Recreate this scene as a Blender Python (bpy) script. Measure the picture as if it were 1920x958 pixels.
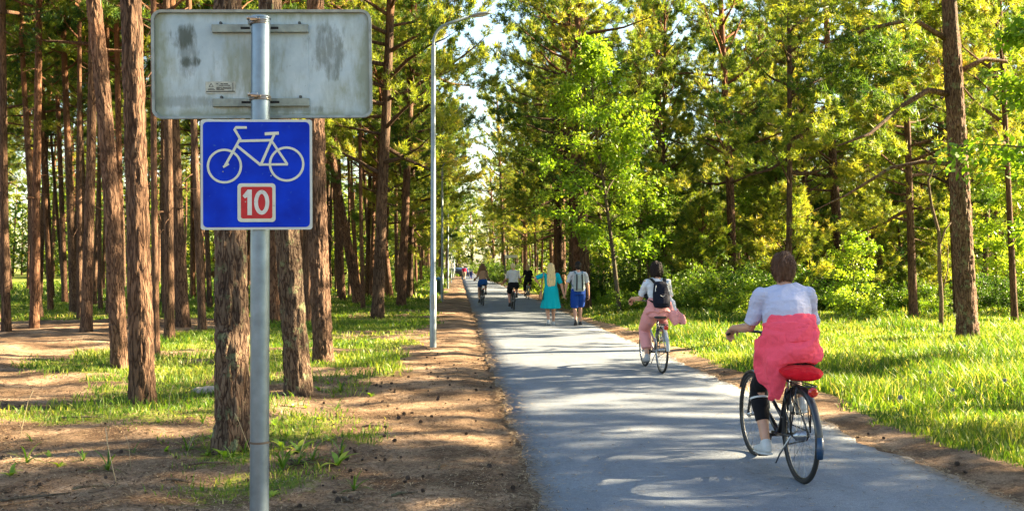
import bpy, math, random
import numpy as np
from mathutils import Vector, Matrix, noise as mn
R = math.radians
for o in list(bpy.data.objects): bpy.data.objects.remove(o)
S = bpy.context.scene
COL = S.collection
# ------------------------------------------------------------------ camera, sky, sun, exposure
cam_d = bpy.data.cameras.new('camera'); cam = bpy.data.objects.new('camera', cam_d); COL.objects.link(cam)
cam_d.sensor_width = 36; cam_d.lens = 33.75; cam_d.clip_end = 2000; cam_d.clip_start = .05
cam.location = (0, 0, 1.6)
YAW, PITCH = R(3.21), R(0.67)
cam.rotation_euler = (math.pi/2 + PITCH, 0, -YAW)
S.camera = cam
SUN_AZ, SUN_EL = R(80), R(26)          # azimuth clockwise from +Y (the path's direction)
W = bpy.data.worlds.new('World'); S.world = W; W.use_nodes = True
wn = W.node_tree.nodes; wl = W.node_tree.links
bg = wn['Background']; sky = wn.new('ShaderNodeTexSky'); sky.sky_type = 'NISHITA'
sky.sun_disc = False; sky.sun_elevation = SUN_EL; sky.sun_rotation = SUN_AZ
sky.air_density = 1.3; sky.dust_density = 1.0; sky.ozone_density = 1.5
wl.new(sky.outputs[0], bg.inputs[0]); bg.inputs[1].default_value = 0.05 * .84
sl = bpy.data.lights.new('sun', 'SUN'); sun = bpy.data.objects.new('sun', sl); COL.objects.link(sun)
sl.energy = 5.0; sl.angle = R(0.53); sl.color = (1.0, .82, .52)
sd = Vector((math.sin(SUN_AZ)*math.cos(SUN_EL), math.cos(SUN_AZ)*math.cos(SUN_EL), math.sin(SUN_EL)))
sun.rotation_euler = sd.to_track_quat('Z', 'Y').to_euler(); sun.location = (30, 5, 20)
S.view_settings.view_transform = 'Standard'; S.view_settings.look = 'None'
S.view_settings.exposure = 3.42; S.view_settings.gamma = 1; S.view_settings.use_curve_mapping = False
S.render.engine = 'CYCLES'
S.cycles.max_bounces = 8; S.cycles.diffuse_bounces = 5; S.cycles.glossy_bounces = 2; S.cycles.transmission_bounces = 6
S.cycles.transparent_max_bounces = 6; S.cycles.use_denoising = True
S.cycles.sample_clamp_indirect = 4

# ------------------------------------------------------------------ pixel <-> world (photo is 1920x958)
CM = cam.rotation_euler.to_matrix()
def ray(px, py): return (CM @ Vector(((px-960)/1800, -(py-479)/1800, -1)))
def G(px, py, z=0.0):
    d = ray(px, py); t = (z-1.6)/d.z
    return Vector((d.x*t, d.y*t, z))
def GX(px, y, z=0.0):                                     # point at depth y (world Y) in pixel column px
    d = ray(px, 500); t = y/d.y
    return Vector((d.x*t, y, z))

# ------------------------------------------------------------------ small value noise (numpy)
def vnoise(x, y, seed=0):
    x = np.asarray(x, float); y = np.asarray(y, float)
    xi = np.floor(x).astype(np.int64); yi = np.floor(y).astype(np.int64); fx = x-xi; fy = y-yi
    fx = fx*fx*(3-2*fx); fy = fy*fy*(3-2*fy)
    def h(a, b):
        n = (a*374761393 + b*668265263 + seed*982451653) & 0x7fffffff
        n = ((n ^ (n >> 13))*1274126177) & 0x7fffffff
        return ((n ^ (n >> 16)) & 0xffff)/65535.0
    return (h(xi, yi)*(1-fx)+h(xi+1, yi)*fx)*(1-fy)+(h(xi, yi+1)*(1-fx)+h(xi+1, yi+1)*fx)*fy
def fbm(x, y, seed=0, o=4):
    s = 0; a = .5; t = 0
    for i in range(o):
        s = s + a*vnoise(np.asarray(x)*2**i, np.asarray(y)*2**i, seed+i*7); t += a; a *= .5
    return s/t
def sstep(a, b, x):
    t = np.clip((np.asarray(x, float)-a)/(b-a), 0, 1); return t*t*(3-2*t)

PATH_L, PATH_R = 0.545, 3.76
def ground_z(x, y):
    x = np.asarray(x, float); y = np.asarray(y, float)
    off = np.maximum(np.maximum(PATH_L-x, x-PATH_R), 0)
    z = (fbm(x*.9, y*.9, 3)-.5)*.16*sstep(0.2, 3, off) + (fbm(x*3.3, y*3.3, 9, 3)-.5)*.05*sstep(0.05, .5, off)
    z = z + sstep(2, 9, off)*.10*(fbm(x*.25, y*.25, 31, 2)-.2)
    z = z - .035*(1-sstep(.0, .5, off)) + .008*sstep(0.1, .5, off)
    inside = (x > PATH_L+.10) & (x < PATH_R-.10)
    return np.where(inside, -.05, z)
def gz(x, y): return float(ground_z(x, y))
def grass_mask(x, y):
    x = np.asarray(x, float); y = np.asarray(y, float)
    n = fbm(x*.55, y*.55, 17); n2 = fbm(x*2.2, y*2.2, 23, 3)
    jag = (n-.5)*2.2 + (n2-.5)*.9
    # right verge
    right = sstep(PATH_R+.25, PATH_R+.95, x + jag*.5 - np.clip((9-y)*.12, 0, .6))
    # left of the path: dirt strip, grass behind the lamp post and around the near trunks
    edge = -.7 - np.clip((14-y), 0, 14)*.28
    far = sstep(edge+.4, edge-.8, x + jag*.7)
    near = sstep(12.5, 16.5, y + jag*2.2)
    islands = np.exp(-(((x+3.0)/1.5)**2+((y-13.2)/2.2)**2))*1.1 + np.exp(-(((x+1.6)/.95)**2+((y-8.6)/1.9)**2))*.9 \
        + np.exp(-(((x+4.0)/1.3)**2+((y-10.6)/.9)**2))*.8 + np.exp(-(((x+6.0)/.9)**2+((y-9.6)/.6)**2))*.35
    tx = -10.5 + (y-15)*.14                                   # sandy track crossing the wood
    track = np.exp(-((x-tx)/(2.2+ (y-15)*0.03))**2)*sstep(29, 25, y)
    track2 = np.exp(-((y-28.5-(x+7)*.25)/1.6)**2)*sstep(-3.5, -5.5, x)
    west = sstep(-5.2, -8.5, x)*sstep(27, 23, y)*.8
    left = (far*near*(1-np.clip(track*1.2+track2*1.0+west, 0, 1)) + islands*.9)*(.4+1.0*sstep(.3, .5, fbm(x*.45, y*.6, 41, 3))) + np.exp(-(((x+1.5)/1.0)**2+((y-8.8)/1.7)**2))*.45*sstep(.35, .6, fbm(x*1.6, y*1.6, 44, 3))
    left = np.where(x < .2, np.clip(left + (n2-.62)*.8*far, 0, 1)*sstep(-.2, -.9, x+jag*.4), 0)
    return np.clip(np.where(x > 2, right, left), 0, 1)

# ------------------------------------------------------------------ materials
MATS = {}
def newmat(name):
    m = bpy.data.materials.new(name); m.use_nodes = True
    nt = m.node_tree; b = nt.nodes['Principled BSDF']
    return m, nt, b
def nd(nt, t, **kw):
    n = nt.nodes.new(t)
    for k, v in kw.items():
        if k in n.inputs: n.inputs[k].default_value = v
        else: setattr(n, k, v)
    return n
def ramp(nt, fac, stops):
    r = nt.nodes.new('ShaderNodeValToRGB'); e = r.color_ramp.elements
    while len(e) < len(stops): e.new(.5)
    for i, (p, c) in enumerate(stops):
        e[i].position = p; e[i].color = (*c, 1) if len(c) == 3 else c
    nt.links.new(fac, r.inputs[0]); return r
def mixc(nt, fac, a, b, mode='MIX'):
    m = nt.nodes.new('ShaderNodeMix'); m.data_type = 'RGBA'; m.blend_type = mode
    for s, v in ((0, fac), (6, a), (7, b)):
        if hasattr(v, 'node'): nt.links.new(v, m.inputs[s])
        else: m.inputs[s].default_value = v if s == 0 else ((*v, 1) if len(v) == 3 else v)
    return m.outputs[2]
def math_(nt, op, a, b=0.0, c=None):
    m = nt.nodes.new('ShaderNodeMath'); m.operation = op
    for s, v in ((0, a), (1, b), (2, c)):
        if v is None: continue
        if hasattr(v, 'node'): nt.links.new(v, m.inputs[s])
        else: m.inputs[s].default_value = v
    return m.outputs[0]
def bump(nt, b, h, strength=.5, dist=.01):
    n = nd(nt, 'ShaderNodeBump'); n.inputs['Strength'].default_value = strength; n.inputs['Distance'].default_value = dist
    nt.links.new(h, n.inputs['Height']); nt.links.new(n.outputs[0], b.inputs['Normal']); return n
def coords(nt, scale=(1, 1, 1), kind='Object'):
    tc = nt.nodes.new('ShaderNodeTexCoord'); mp = nt.nodes.new('ShaderNodeMapping'); mp.inputs['Scale'].default_value = scale
    nt.links.new(tc.outputs[kind], mp.inputs[0]); return mp.outputs[0]
def noise_n(nt, vec, scale, detail=4, rough=.55):
    n = nd(nt, 'ShaderNodeTexNoise'); n.inputs['Scale'].default_value = scale; n.inputs['Detail'].default_value = detail
    n.inputs['Roughness'].default_value = rough; nt.links.new(vec, n.inputs['Vector']); return n.outputs[0]
def plain(name, col, rough=.5, metal=0.0, var=.12, scale=30, bmp=0.0, dist=.002, coat=0.0, emit=None):
    if name in MATS: return MATS[name]
    m, nt, b = newmat(name); col = tuple(c*.54 for c in col)
    v = coords(nt); n = noise_n(nt, v, scale)
    lo = tuple(c*(1-var) for c in col); hi = tuple(min(1, c*(1+var)) for c in col)
    nt.links.new(ramp(nt, n, [(.3, lo), (.7, hi)]).outputs[0], b.inputs['Base Color'])
    b.inputs['Roughness'].default_value = rough; b.inputs['Metallic'].default_value = metal
    if coat: b.inputs['Coat Weight'].default_value = coat
    if bmp: bump(nt, b, n, bmp, dist)
    if emit: b.inputs['Emission Color'].default_value = (*emit[0], 1); b.inputs['Emission Strength'].default_value = emit[1]
    MATS[name] = m; return m
def cloth(name, col, wr=.6, scale=9, trans=0.0):
    if name in MATS: return MATS[name]
    m, nt, b = newmat(name); col = tuple(c*.56 for c in col)
    v = coords(nt, (1, 1, .45)); n = noise_n(nt, v, scale, 3, .5); f = noise_n(nt, coords(nt), 260, 2)
    lo = tuple(c*.9 for c in col); hi = tuple(min(1, c*1.06) for c in col)
    nt.links.new(ramp(nt, f, [(.35, lo), (.65, hi)]).outputs[0], b.inputs['Base Color'])
    b.inputs['Roughness'].default_value = .85; b.inputs['Sheen Weight'].default_value = .03; b.inputs['Specular IOR Level'].default_value = .15
    bump(nt, b, n, wr, .03); MATS[name] = m; return m
def skin(name='skin', col=(.62, .33, .22)):
    if name in MATS: return MATS[name]
    m, nt, b = newmat(name); col = tuple(c*.7 for c in col); n = noise_n(nt, coords(nt), 14, 3)
    nt.links.new(ramp(nt, n, [(.3, tuple(c*.9 for c in col)), (.7, (min(1, col[0]*1.08), col[1]*1.02, col[2]*.98))]).outputs[0], b.inputs['Base Color'])
    b.inputs['Roughness'].default_value = .5; b.inputs['Subsurface Weight'].default_value = .08; b.inputs['Subsurface Scale'].default_value = .01
    MATS[name] = m; return m
def hairmat(name, col):
    if name in MATS: return MATS[name]
    m, nt, b = newmat(name); col = tuple(c*.7 for c in col)
    n = noise_n(nt, coords(nt, (1, 1, .06)), 90, 3, .7); big = noise_n(nt, coords(nt), 16, 2)
    c1 = ramp(nt, n, [(.3, tuple(c*.55 for c in col)), (.7, tuple(min(1, c*1.35) for c in col))]).outputs[0]
    nt.links.new(c1, b.inputs['Base Color']); b.inputs['Roughness'].default_value = .6; b.inputs['Specular IOR Level'].default_value = .25
    h = math_(nt, 'ADD', n, big); bump(nt, b, h, .8, .012); MATS[name] = m; return m

def bark(name, lo, mid, hi, upper, zup=5.0, scale=9.0, lichen=.0, bstr=.9):
    lo, mid, hi = [tuple(c*.5 for c in q) for q in (lo, mid, hi)]; upper = tuple(c*.5 for c in upper)
    m, nt, b = newmat(name); L = nt.links.new
    oi = nt.nodes.new('ShaderNodeObjectInfo')
    tc = nt.nodes.new('ShaderNodeTexCoord'); add = nt.nodes.new('ShaderNodeVectorMath'); add.operation = 'ADD'
    sc = nt.nodes.new('ShaderNodeVectorMath'); sc.operation = 'SCALE'; sc.inputs[0].default_value = (7, 3, 5); L(oi.outputs['Random'], sc.inputs['Scale'])
    L(tc.outputs['Object'], add.inputs[0]); L(sc.outputs[0], add.inputs[1])
    mp = nt.nodes.new('ShaderNodeMapping'); mp.inputs['Scale'].default_value = (1, 1, .17); L(add.outputs[0], mp.inputs[0])
    warp = nd(nt, 'ShaderNodeTexNoise'); warp.inputs['Scale'].default_value = scale*.7; L(mp.outputs[0], warp.inputs['Vector'])
    va = nt.nodes.new('ShaderNodeVectorMath'); va.operation = 'MULTIPLY_ADD'; L(warp.outputs['Color'], va.inputs[0]); va.inputs[1].default_value = (.16, .16, .16); L(mp.outputs[0], va.inputs[2])
    vo = nt.nodes.new('ShaderNodeTexVoronoi'); vo.feature = 'DISTANCE_TO_EDGE'; vo.inputs['Scale'].default_value = scale; L(va.outputs[0], vo.inputs['Vector'])
    fine = noise_n(nt, mp.outputs[0], scale*6, 4, .65)
    h = math_(nt, 'ADD', math_(nt, 'MINIMUM', math_(nt, 'MULTIPLY', vo.outputs['Distance'], 3.2), .55), math_(nt, 'MULTIPLY', fine, .8))
    col = ramp(nt, h, [(.2, lo), (.6, mid), (1.0, hi)]).outputs[0]
    big = noise_n(nt, add.outputs[0], 1.1, 3); sep = nt.nodes.new('ShaderNodeSeparateXYZ'); L(tc.outputs['Object'], sep.inputs[0])
    upf = math_(nt, 'ADD', math_(nt, 'MULTIPLY', math_(nt, 'SUBTRACT', sep.outputs[2], zup), .35), math_(nt, 'MULTIPLY', math_(nt, 'SUBTRACT', big, .5), 2.0))
    clampn = nt.nodes.new('ShaderNodeClamp'); L(upf, clampn.inputs[0])
    upc = ramp(nt, fine, [(.3, tuple(c*.6 for c in upper)), (.7, upper)]).outputs[0]
    col = mixc(nt, clampn.outputs[0], col, upc)
    blot = ramp(nt, big, [(.35, (.72, .72, .72)), (.7, (1.25, 1.2, 1.15))]).outputs[0]
    col = mixc(nt, 1.0, col, blot, 'MULTIPLY')
    tint = ramp(nt, oi.outputs['Random'], [(0, (.75, .78, .8)), (.5, (1, .95, .92)), (1, (1.25, 1.05, .95))]).outputs[0]
    col = mixc(nt, .9, col, tint, 'MULTIPLY')
    if lichen:
        ln = noise_n(nt, add.outputs[0], 7, 5, .7)
        col = mixc(nt, math_(nt, 'MULTIPLY', ramp(nt, ln, [(.56, (0, 0, 0)), (.64, (1, 1, 1))]).outputs[0], lichen), col, (.2, .25, .12))
    L(col, b.inputs['Base Color']); b.inputs['Roughness'].default_value = .9; b.inputs['Specular IOR Level'].default_value = .2
    bump(nt, b, h, bstr, .025); return m
M_BARK = bark('pine_bark', (.03, .016, .01), (.13, .07, .042), (.3, .18, .115), (.42, .19, .09), 7, 17, .0)
M_BARKR = bark('red_pine_bark', (.045, .022, .014), (.15, .085, .055), (.34, .21, .14), (.44, .21, .11), 5.5, 19, .0)
M_BARKD = bark('old_pine_bark', (.03, .018, .013), (.14, .08, .052), (.34, .23, .155), (.3, .14, .075), 6.5, 22, .5, .8)
M_TWIG = bark('young_bark', (.07, .05, .03), (.16, .12, .08), (.26, .21, .15), (.2, .16, .1), 9, 22, .2, .4)

def leafmat(name, stops, trans=.45, tcol=(1.25, 1.2, .5), rough=.5, spec=.25, hv=.5):
    m = bpy.data.materials.new(name); m.use_nodes = True; nt = m.node_tree; L = nt.links.new
    nt.nodes.clear(); out = nt.nodes.new('ShaderNodeOutputMaterial')
    at = nt.nodes.new('ShaderNodeAttribute'); at.attribute_name = 'tint'
    oi = nt.nodes.new('ShaderNodeObjectInfo')
    f = math_(nt, 'ADD', at.outputs['Fac'], math_(nt, 'MULTIPLY', math_(nt, 'SUBTRACT', oi.outputs['Random'], .5), hv))
    col = ramp(nt, f, stops).outputs[0]
    pb = nt.nodes.new('ShaderNodeBsdfPrincipled'); L(col, pb.inputs['Base Color']); pb.inputs['Roughness'].default_value = rough
    pb.inputs['Specular IOR Level'].default_value = spec
    tr = nt.nodes.new('ShaderNodeBsdfTranslucent'); L(mixc(nt, 1.0, col, tcol, 'MULTIPLY'), tr.inputs[0])
    mx = nt.nodes.new('ShaderNodeMixShader'); mx.inputs[0].default_value = trans
    L(pb.outputs[0], mx.inputs[1]); L(tr.outputs[0], mx.inputs[2]); L(mx.outputs[0], out.inputs[0]); return m
M_NEEDLE = leafmat('pine_needles', [(0, (.016, .055, .022)), (.3, (.06, .115, .022)), (.55, (.15, .20, .028)), (.85, (.31, .31, .045)), (1, (.40, .31, .09))], .5, (1.4, 1.35, .5), hv=.3)
M_LEAF = leafmat('broad_leaves', [(0, (.09, .19, .015)), (.5, (.21, .32, .03)), (1, (.42, .46, .07))], .5, (1.3, 1.3, .45), .4, .35)
M_SHRUB = leafmat('shrub_leaves', [(0, (.03, .085, .015)), (.5, (.11, .19, .02)), (1, (.27, .33, .035))], .45, (1.3, 1.25, .5), .45)
M_GRASS = leafmat('grass_blades', [(0, (.02, .062, .01)), (.45, (.058, .13, .014)), (.8, (.18, .235, .032)), (1, (.5, .44, .2))], .5, (1.4, 1.3, .4), .45, .3, 0)

# ------------------------------------------------------------------ mesh builder
class MB:
    def __init__(s): s.v = []; s.f = []
    def add(s, vs, fs):
        k = len(s.v); s.v += [tuple(v) for v in vs]; s.f += [tuple(i+k for i in f) for f in fs]; return s
    def box(s, c, d, rot=None, bev=0):
        x, y, z = [a/2 for a in d]; c = Vector(c); vs = []
        if bev:
            import bmesh
            bm = bmesh.new(); bmesh.ops.create_cube(bm, size=1.0)
            for v in bm.verts: v.co = Vector((v.co.x*d[0], v.co.y*d[1], v.co.z*d[2]))
            bmesh.ops.bevel(bm, geom=list(bm.edges), offset=bev, segments=2, affect='EDGES', profile=.5)
            vs = [(c + (rot @ v.co if rot else v.co)) for v in bm.verts]; fs = [[v.index for v in f.verts] for f in bm.faces]
            bm.free(); return s.add(vs, fs)
        for i in (-1, 1):
            for j in (-1, 1):
                for k in (-1, 1):
                    p = Vector((i*x, j*y, k*z)); vs.append(c + (rot @ p if rot else p))
        return s.add(vs, [(0, 1, 3, 2), (4, 6, 7, 5), (0, 4, 5, 1), (2, 3, 7, 6), (0, 2, 6, 4), (1, 5, 7, 3)])
    def tube(s, pts, r, n=8, closed=False, cap=True):
        pts = [Vector(p) for p in pts]; m = len(pts); rs = [r]*m if isinstance(r, (int, float)) else list(r)
        vs = []; u = None
        for i, p in enumerate(pts):
            a = pts[(i-1) % m] if (closed or i > 0) else p; b_ = pts[(i+1) % m] if (closed or i < m-1) else p
            t = (b_-a).normalized()
            if u is None: u = t.orthogonal().normalized()
            u = (u - t*u.dot(t)); u = u.normalized() if u.length > 1e-6 else t.orthogonal().normalized()
            w = t.cross(u)
            for k in range(n):
                an = 2*math.pi*k/n; vs.append(p + (u*math.cos(an)+w*math.sin(an))*rs[i])
        fs = []
        for i in range(m if closed else m-1):
            j = (i+1) % m
            for k in range(n): fs.append((i*n+k, i*n+(k+1) % n, j*n+(k+1) % n, j*n+k))
        if cap and not closed: fs.append(tuple(range(n-1, -1, -1))); fs.append(tuple((m-1)*n+k for k in range(n)))
        return s.add(vs, fs)
    def sweep(s, pts, side, n=16, capf=.6):
        """closed solid through (point, half width along side, half depth); rounded ends"""
        P = [(Vector(p), a, b_) for p, a, b_ in pts]; side = Vector(side)
        t0 = (P[0][0]-P[1][0]).normalized(); t1 = (P[-1][0]-P[-2][0]).normalized()
        def caps(p, t):
            o = []
            for f in (.5, .87):
                e = math.sqrt(1-f*f); o.append((p[0]+t*min(p[1], p[2])*capf*f, p[1]*e, p[2]*e))
            return o
        c0 = caps(P[0], t0); c1 = caps(P[-1], t1)
        Q = c0[::-1]+P+c1; vs = []; m = len(Q)
        for i, (p, a, b_) in enumerate(Q):
            t = (Q[min(i+1, m-1)][0]-Q[max(i-1, 0)][0]).normalized()
            u = side - t*side.dot(t); u.normalize(); w = t.cross(u)
            for k in range(n):
                an = 2*math.pi*k/n; vs.append(p+u*math.cos(an)*a+w*math.sin(an)*b_)
        fs = [(i*n+k, i*n+(k+1) % n, (i+1)*n+(k+1) % n, (i+1)*n+k) for i in range(m-1) for k in range(n)]
        fs.append(tuple(range(n-1, -1, -1))); fs.append(tuple((m-1)*n+k for k in range(n)))
        return s.add(vs, fs)
    def ell(s, c, r, rot=None, nu=16, nv=10):
        c = Vector(c); vs = [c+(rot @ Vector((0, 0, r[2])) if rot else Vector((0, 0, r[2])))]
        for i in range(1, nv):
            th = math.pi*i/nv
            for k in range(nu):
                an = 2*math.pi*k/nu; p = Vector((r[0]*math.sin(th)*math.cos(an), r[1]*math.sin(th)*math.sin(an), r[2]*math.cos(th)))
                vs.append(c+(rot @ p if rot else p))
        p = Vector((0, 0, -r[2])); vs.append(c+(rot @ p if rot else p)); fs = []
        for k in range(nu): fs.append((0, 1+k, 1+(k+1) % nu))
        for i in range(nv-2):
            for k in range(nu): fs.append((1+i*nu+k, 1+(i+1)*nu+k, 1+(i+1)*nu+(k+1) % nu, 1+i*nu+(k+1) % nu))
        e = len(vs)-1
        for k in range(nu): fs.append((e, 1+(nv-2)*nu+(k+1) % nu, 1+(nv-2)*nu+k))
        return s.add(vs, fs)
    def cyl(s, a, b_, r, n=16): return s.tube([a, b_], r, n)
    def prism(s, poly, y0, y1):
        """polygon in xz extruded along y"""
        n = len(poly); vs = [(x, y0, z) for x, z in poly]+[(x, y1, z) for x, z in poly]
        fs = [tuple(range(n)), tuple(range(2*n-1, n-1, -1))]+[(i, i+n, (i+1) % n+n, (i+1) % n) for i in range(n)]
        return s.add(vs, fs)
    def build(s, name, mat, parent=None, smooth=False, angle=40):
        me = bpy.data.meshes.new(name); me.from_pydata(s.v, [], s.f); me.update()
        o = bpy.data.objects.new(name, me); COL.objects.link(o)
        if mat: me.materials.append(mat)
        if parent: o.parent = parent
        if smooth:
            me.polygons.foreach_set('use_smooth', [True]*len(me.polygons))
            if smooth == 'auto' and hasattr(me, 'set_sharp_from_angle'): me.set_sharp_from_angle(angle=R(angle))
        return o
def vox(mb, name, mat, parent, size=.008, smooth_it=4, wr=0.0, wscale=(9, 9, 5), seed=0):
    """fuse overlapping closed solids into one continuous skin"""
    o = mb.build(name, mat, None)
    md = o.modifiers.new('r', 'REMESH'); md.mode = 'VOXEL'; md.voxel_size = size; md.use_smooth_shade = True
    if smooth_it: sm = o.modifiers.new('s', 'SMOOTH'); sm.iterations = smooth_it; sm.factor = .5
    dg = bpy.context.evaluated_depsgraph_get(); me = bpy.data.meshes.new_from_object(o.evaluated_get(dg))
    me.name = name; o.modifiers.clear(); old = o.data; o.data = me; bpy.data.meshes.remove(old)
    if wr:
        n = len(me.vertices); co = np.zeros(n*3); me.vertices.foreach_get('co', co); co = co.reshape(-1, 3)
        no = np.zeros(n*3); me.vertices.foreach_get('normal', no); no = no.reshape(-1, 3)
        d = np.array([mn.noise(Vector((c[0]*wscale[0]+seed, c[1]*wscale[1], c[2]*wscale[2])))*.7 + .3*abs(mn.noise(Vector((c[0]*wscale[0]*2.3, c[1]*wscale[1]*2.3+seed, c[2]*wscale[2]*2.3)))) for c in co])
        rid = np.array([1-2*abs(math.sin(c[0]*wscale[0]*.8+c[1]*wscale[1]*1.3+c[2]*wscale[2]*.7+2.2*mn.noise(Vector((c[0]*5, c[1]*5, c[2]*4+seed))))) for c in co]) if wr > .015 else 0
        co = co + no*((d+.35*rid)*wr)[:, None]; me.vertices.foreach_set('co', co.ravel()); me.update()
    if not me.materials: me.materials.append(mat)
    me.polygons.foreach_set('use_smooth', [True]*len(me.polygons))
    if parent: o.parent = parent
    return o
def empty(name, loc=(0, 0, 0), rot=(0, 0, 0)):
    o = bpy.data.objects.new(name, None); COL.objects.link(o); o.location = loc; o.rotation_euler = rot; o.empty_display_size = .2; return o
def tag(o, label=None, cat=None, group=None, kind=None):
    if label: o['label'] = label
    if cat: o['category'] = cat
    if group: o['group'] = group
    if kind: o['kind'] = kind
    return o
def copy_tree(o, parent=None):
    c = o.copy(); COL.objects.link(c); c.parent = parent
    for k in ('label', 'category', 'group'):
        if k in c and parent is None: del c[k]
    for ch in o.children: copy_tree(ch, c)
    return c
def poly_mesh(name, V, nper, mat, parent=None, tint=None, smooth=False):
    """V: (N*nper,3) vertices, one polygon per nper vertices"""
    N = len(V)//nper; me = bpy.data.meshes.new(name); me.vertices.add(len(V)); me.vertices.foreach_set('co', np.ascontiguousarray(V, dtype=np.float32).ravel())
    me.loops.add(len(V)); me.loops.foreach_set('vertex_index', np.arange(len(V), dtype=np.int32))
    me.polygons.add(N); me.polygons.foreach_set('loop_start', np.arange(0, len(V), nper, dtype=np.int32))
    me.update(calc_edges=True); me.materials.append(mat)
    if tint is not None:
        a = me.attributes.new('tint', 'FLOAT', 'FACE'); a.data.foreach_set('value', np.clip(tint, 0, 1).astype(np.float32))
    o = bpy.data.objects.new(name, me); COL.objects.link(o)
    if parent: o.parent = parent
    return o
def unit(a): return a/np.maximum(np.linalg.norm(a, axis=-1, keepdims=True), 1e-9)

# ------------------------------------------------------------------ ground
def axis(lo, hi, dense_lo, dense_hi, step, grow=1.12):
    a = list(np.arange(dense_lo, dense_hi+1e-6, step)); s = step; x = a[0]
    left = []
    while x > lo: s *= grow; x -= s; left.append(x)
    s = step; x = a[-1]; right = []
    while x < hi: s *= grow; x += s; right.append(x)
    return np.array(left[::-1]+a+right)
xs = axis(-420, 420, -11, 13, .1); ys = axis(-60, 900, 2, 26, .1)
X, Y = np.meshgrid(xs, ys, indexing='ij'); Z = ground_z(X, Y)
nx, ny = X.shape
V = np.stack([X, Y, Z], -1).reshape(-1, 3)
ii = (np.arange(nx-1)[:, None]*ny + np.arange(ny-1)[None, :]).ravel()
F = np.stack([ii, ii+ny, ii+ny+1, ii+1], -1)
me = bpy.data.meshes.new('ground'); me.vertices.add(len(V)); me.vertices.foreach_set('co', V.astype(np.float32).ravel())
me.loops.add(F.size); me.loops.foreach_set('vertex_index', F.astype(np.int32).ravel())
me.polygons.add(len(F)); me.polygons.foreach_set('loop_start', np.arange(0, F.size, 4, dtype=np.int32)); me.update(calc_edges=True)
me.polygons.foreach_set('use_smooth', [True]*len(F))
at = me.attributes.new('green', 'FLOAT', 'POINT'); at.data.foreach_set('value', grass_mask(V[:, 0], V[:, 1]).astype(np.float32))
ground = bpy.data.objects.new('ground', me); COL.objects.link(ground); tag(ground, 'bare sandy forest floor strewn with needles', kind='structure')
m, nt, b = newmat('forest_floor'); L = nt.links.new
v = coords(nt); n1 = noise_n(nt, v, 1.3, 5); n2 = noise_n(nt, v, 9, 6, .65); n3 = noise_n(nt, v, 60, 4, .7)
dirt = ramp(nt, math_(nt, 'ADD', math_(nt, 'MULTIPLY', n2, .6), math_(nt, 'MULTIPLY', n3, .4)), [(.38, (.07, .042, .025)), (.49, (.27, .175, .11)), (.62, (.54, .38, .25))]).outputs[0]
litter = ramp(nt, n3, [(.35, (.02, .011, .007)), (.65, (.11, .062, .035))]).outputs[0]
dirt = mixc(nt, ramp(nt, math_(nt, 'ADD', math_(nt, 'MULTIPLY', n1, .5), math_(nt, 'MULTIPLY', n2, .5)), [(.44, (0, 0, 0)), (.56, (.9, .9, .9))]).outputs[0], dirt, litter)
moss = ramp(nt, n2, [(.3, (.055, .075, .014)), (.5, (.13, .16, .022)), (.7, (.24, .22, .05))]).outputs[0]
ga = nt.nodes.new('ShaderNodeAttribute'); ga.attribute_name = 'green'
gf = math_(nt, 'ADD', ga.outputs['Fac'], math_(nt, 'MULTIPLY', math_(nt, 'SUBTRACT', n2, .5), 1.1))
gf = ramp(nt, gf, [(.42, (0, 0, 0)), (.66, (1, 1, 1))]).outputs[0]
L(mixc(nt, gf, dirt, moss), b.inputs['Base Color']); b.inputs['Roughness'].default_value = .95; b.inputs['Specular IOR Level'].default_value = .1
bump(nt, b, math_(nt, 'ADD', math_(nt, 'MULTIPLY', n2, 1.2), math_(nt, 'MULTIPLY', n3, .8)), .9, .03)
me.materials.append(m)

# path: worn asphalt slab with ragged edges
py_ = axis(-20, 900, 1.5, 24, .06, 1.06); nxp = 9; vs = []; fs = []
for i, y in enumerate(py_):
    wl_ = (fbm(np.array([y*.8]), np.array([0.]), 51)[0]-.5)*.16+(fbm(np.array([y*6.]), np.array([1.]), 52)[0]-.5)*.12
    wr_ = (fbm(np.array([y*.7]), np.array([5.]), 53)[0]-.5)*.24+(fbm(np.array([y*6.]), np.array([6.]), 54)[0]-.5)*.14
    a = PATH_L+wl_; c = PATH_R+wr_
    vs.append((a-.01, y, -.06)); vs.append((a, y, -.002))
    for k in range(1, nxp-1):
        f = k/(nxp-1); x = a+(c-a)*f; vs.append((x, y, .012*(1-(2*f-1)**2)+.004*math.sin(y*.7+k)))
    vs.append((c, y, -.002)); vs.append((c+.01, y, -.06))
w = nxp+2
for i in range(len(py_)-1):
    for k in range(w-1): fs.append((i*w+k, i*w+k+1, (i+1)*w+k+1, (i+1)*w+k))
pm = MB(); pm.v = vs; pm.f = fs
m, nt, b = newmat('worn_asphalt'); v = coords(nt); L = nt.links.new
n1 = noise_n(nt, v, .8, 4); n2 = noise_n(nt, v, 140, 3, .8); n3 = noise_n(nt, coords(nt, (1, .25, 1)), 3.5, 5)
vo = nt.nodes.new('ShaderNodeTexVoronoi'); vo.inputs['Scale'].default_value = 95; L(v, vo.inputs['Vector'])
c = ramp(nt, n2, [(.32, (.075, .090, .118)), (.5, (.13, .148, .178)), (.7, (.22, .236, .258))]).outputs[0]
c = mixc(nt, 1.0, c, ramp(nt, n1, [(.3, (.84, .84, .86)), (.7, (1.1, 1.09, 1.06))]).outputs[0], 'MULTIPLY')
c = mixc(nt, .5, c, ramp(nt, n3, [(.35, (.75, .76, .78)), (.65, (1.15, 1.13, 1.1))]).outputs[0], 'MULTIPLY')
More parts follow.
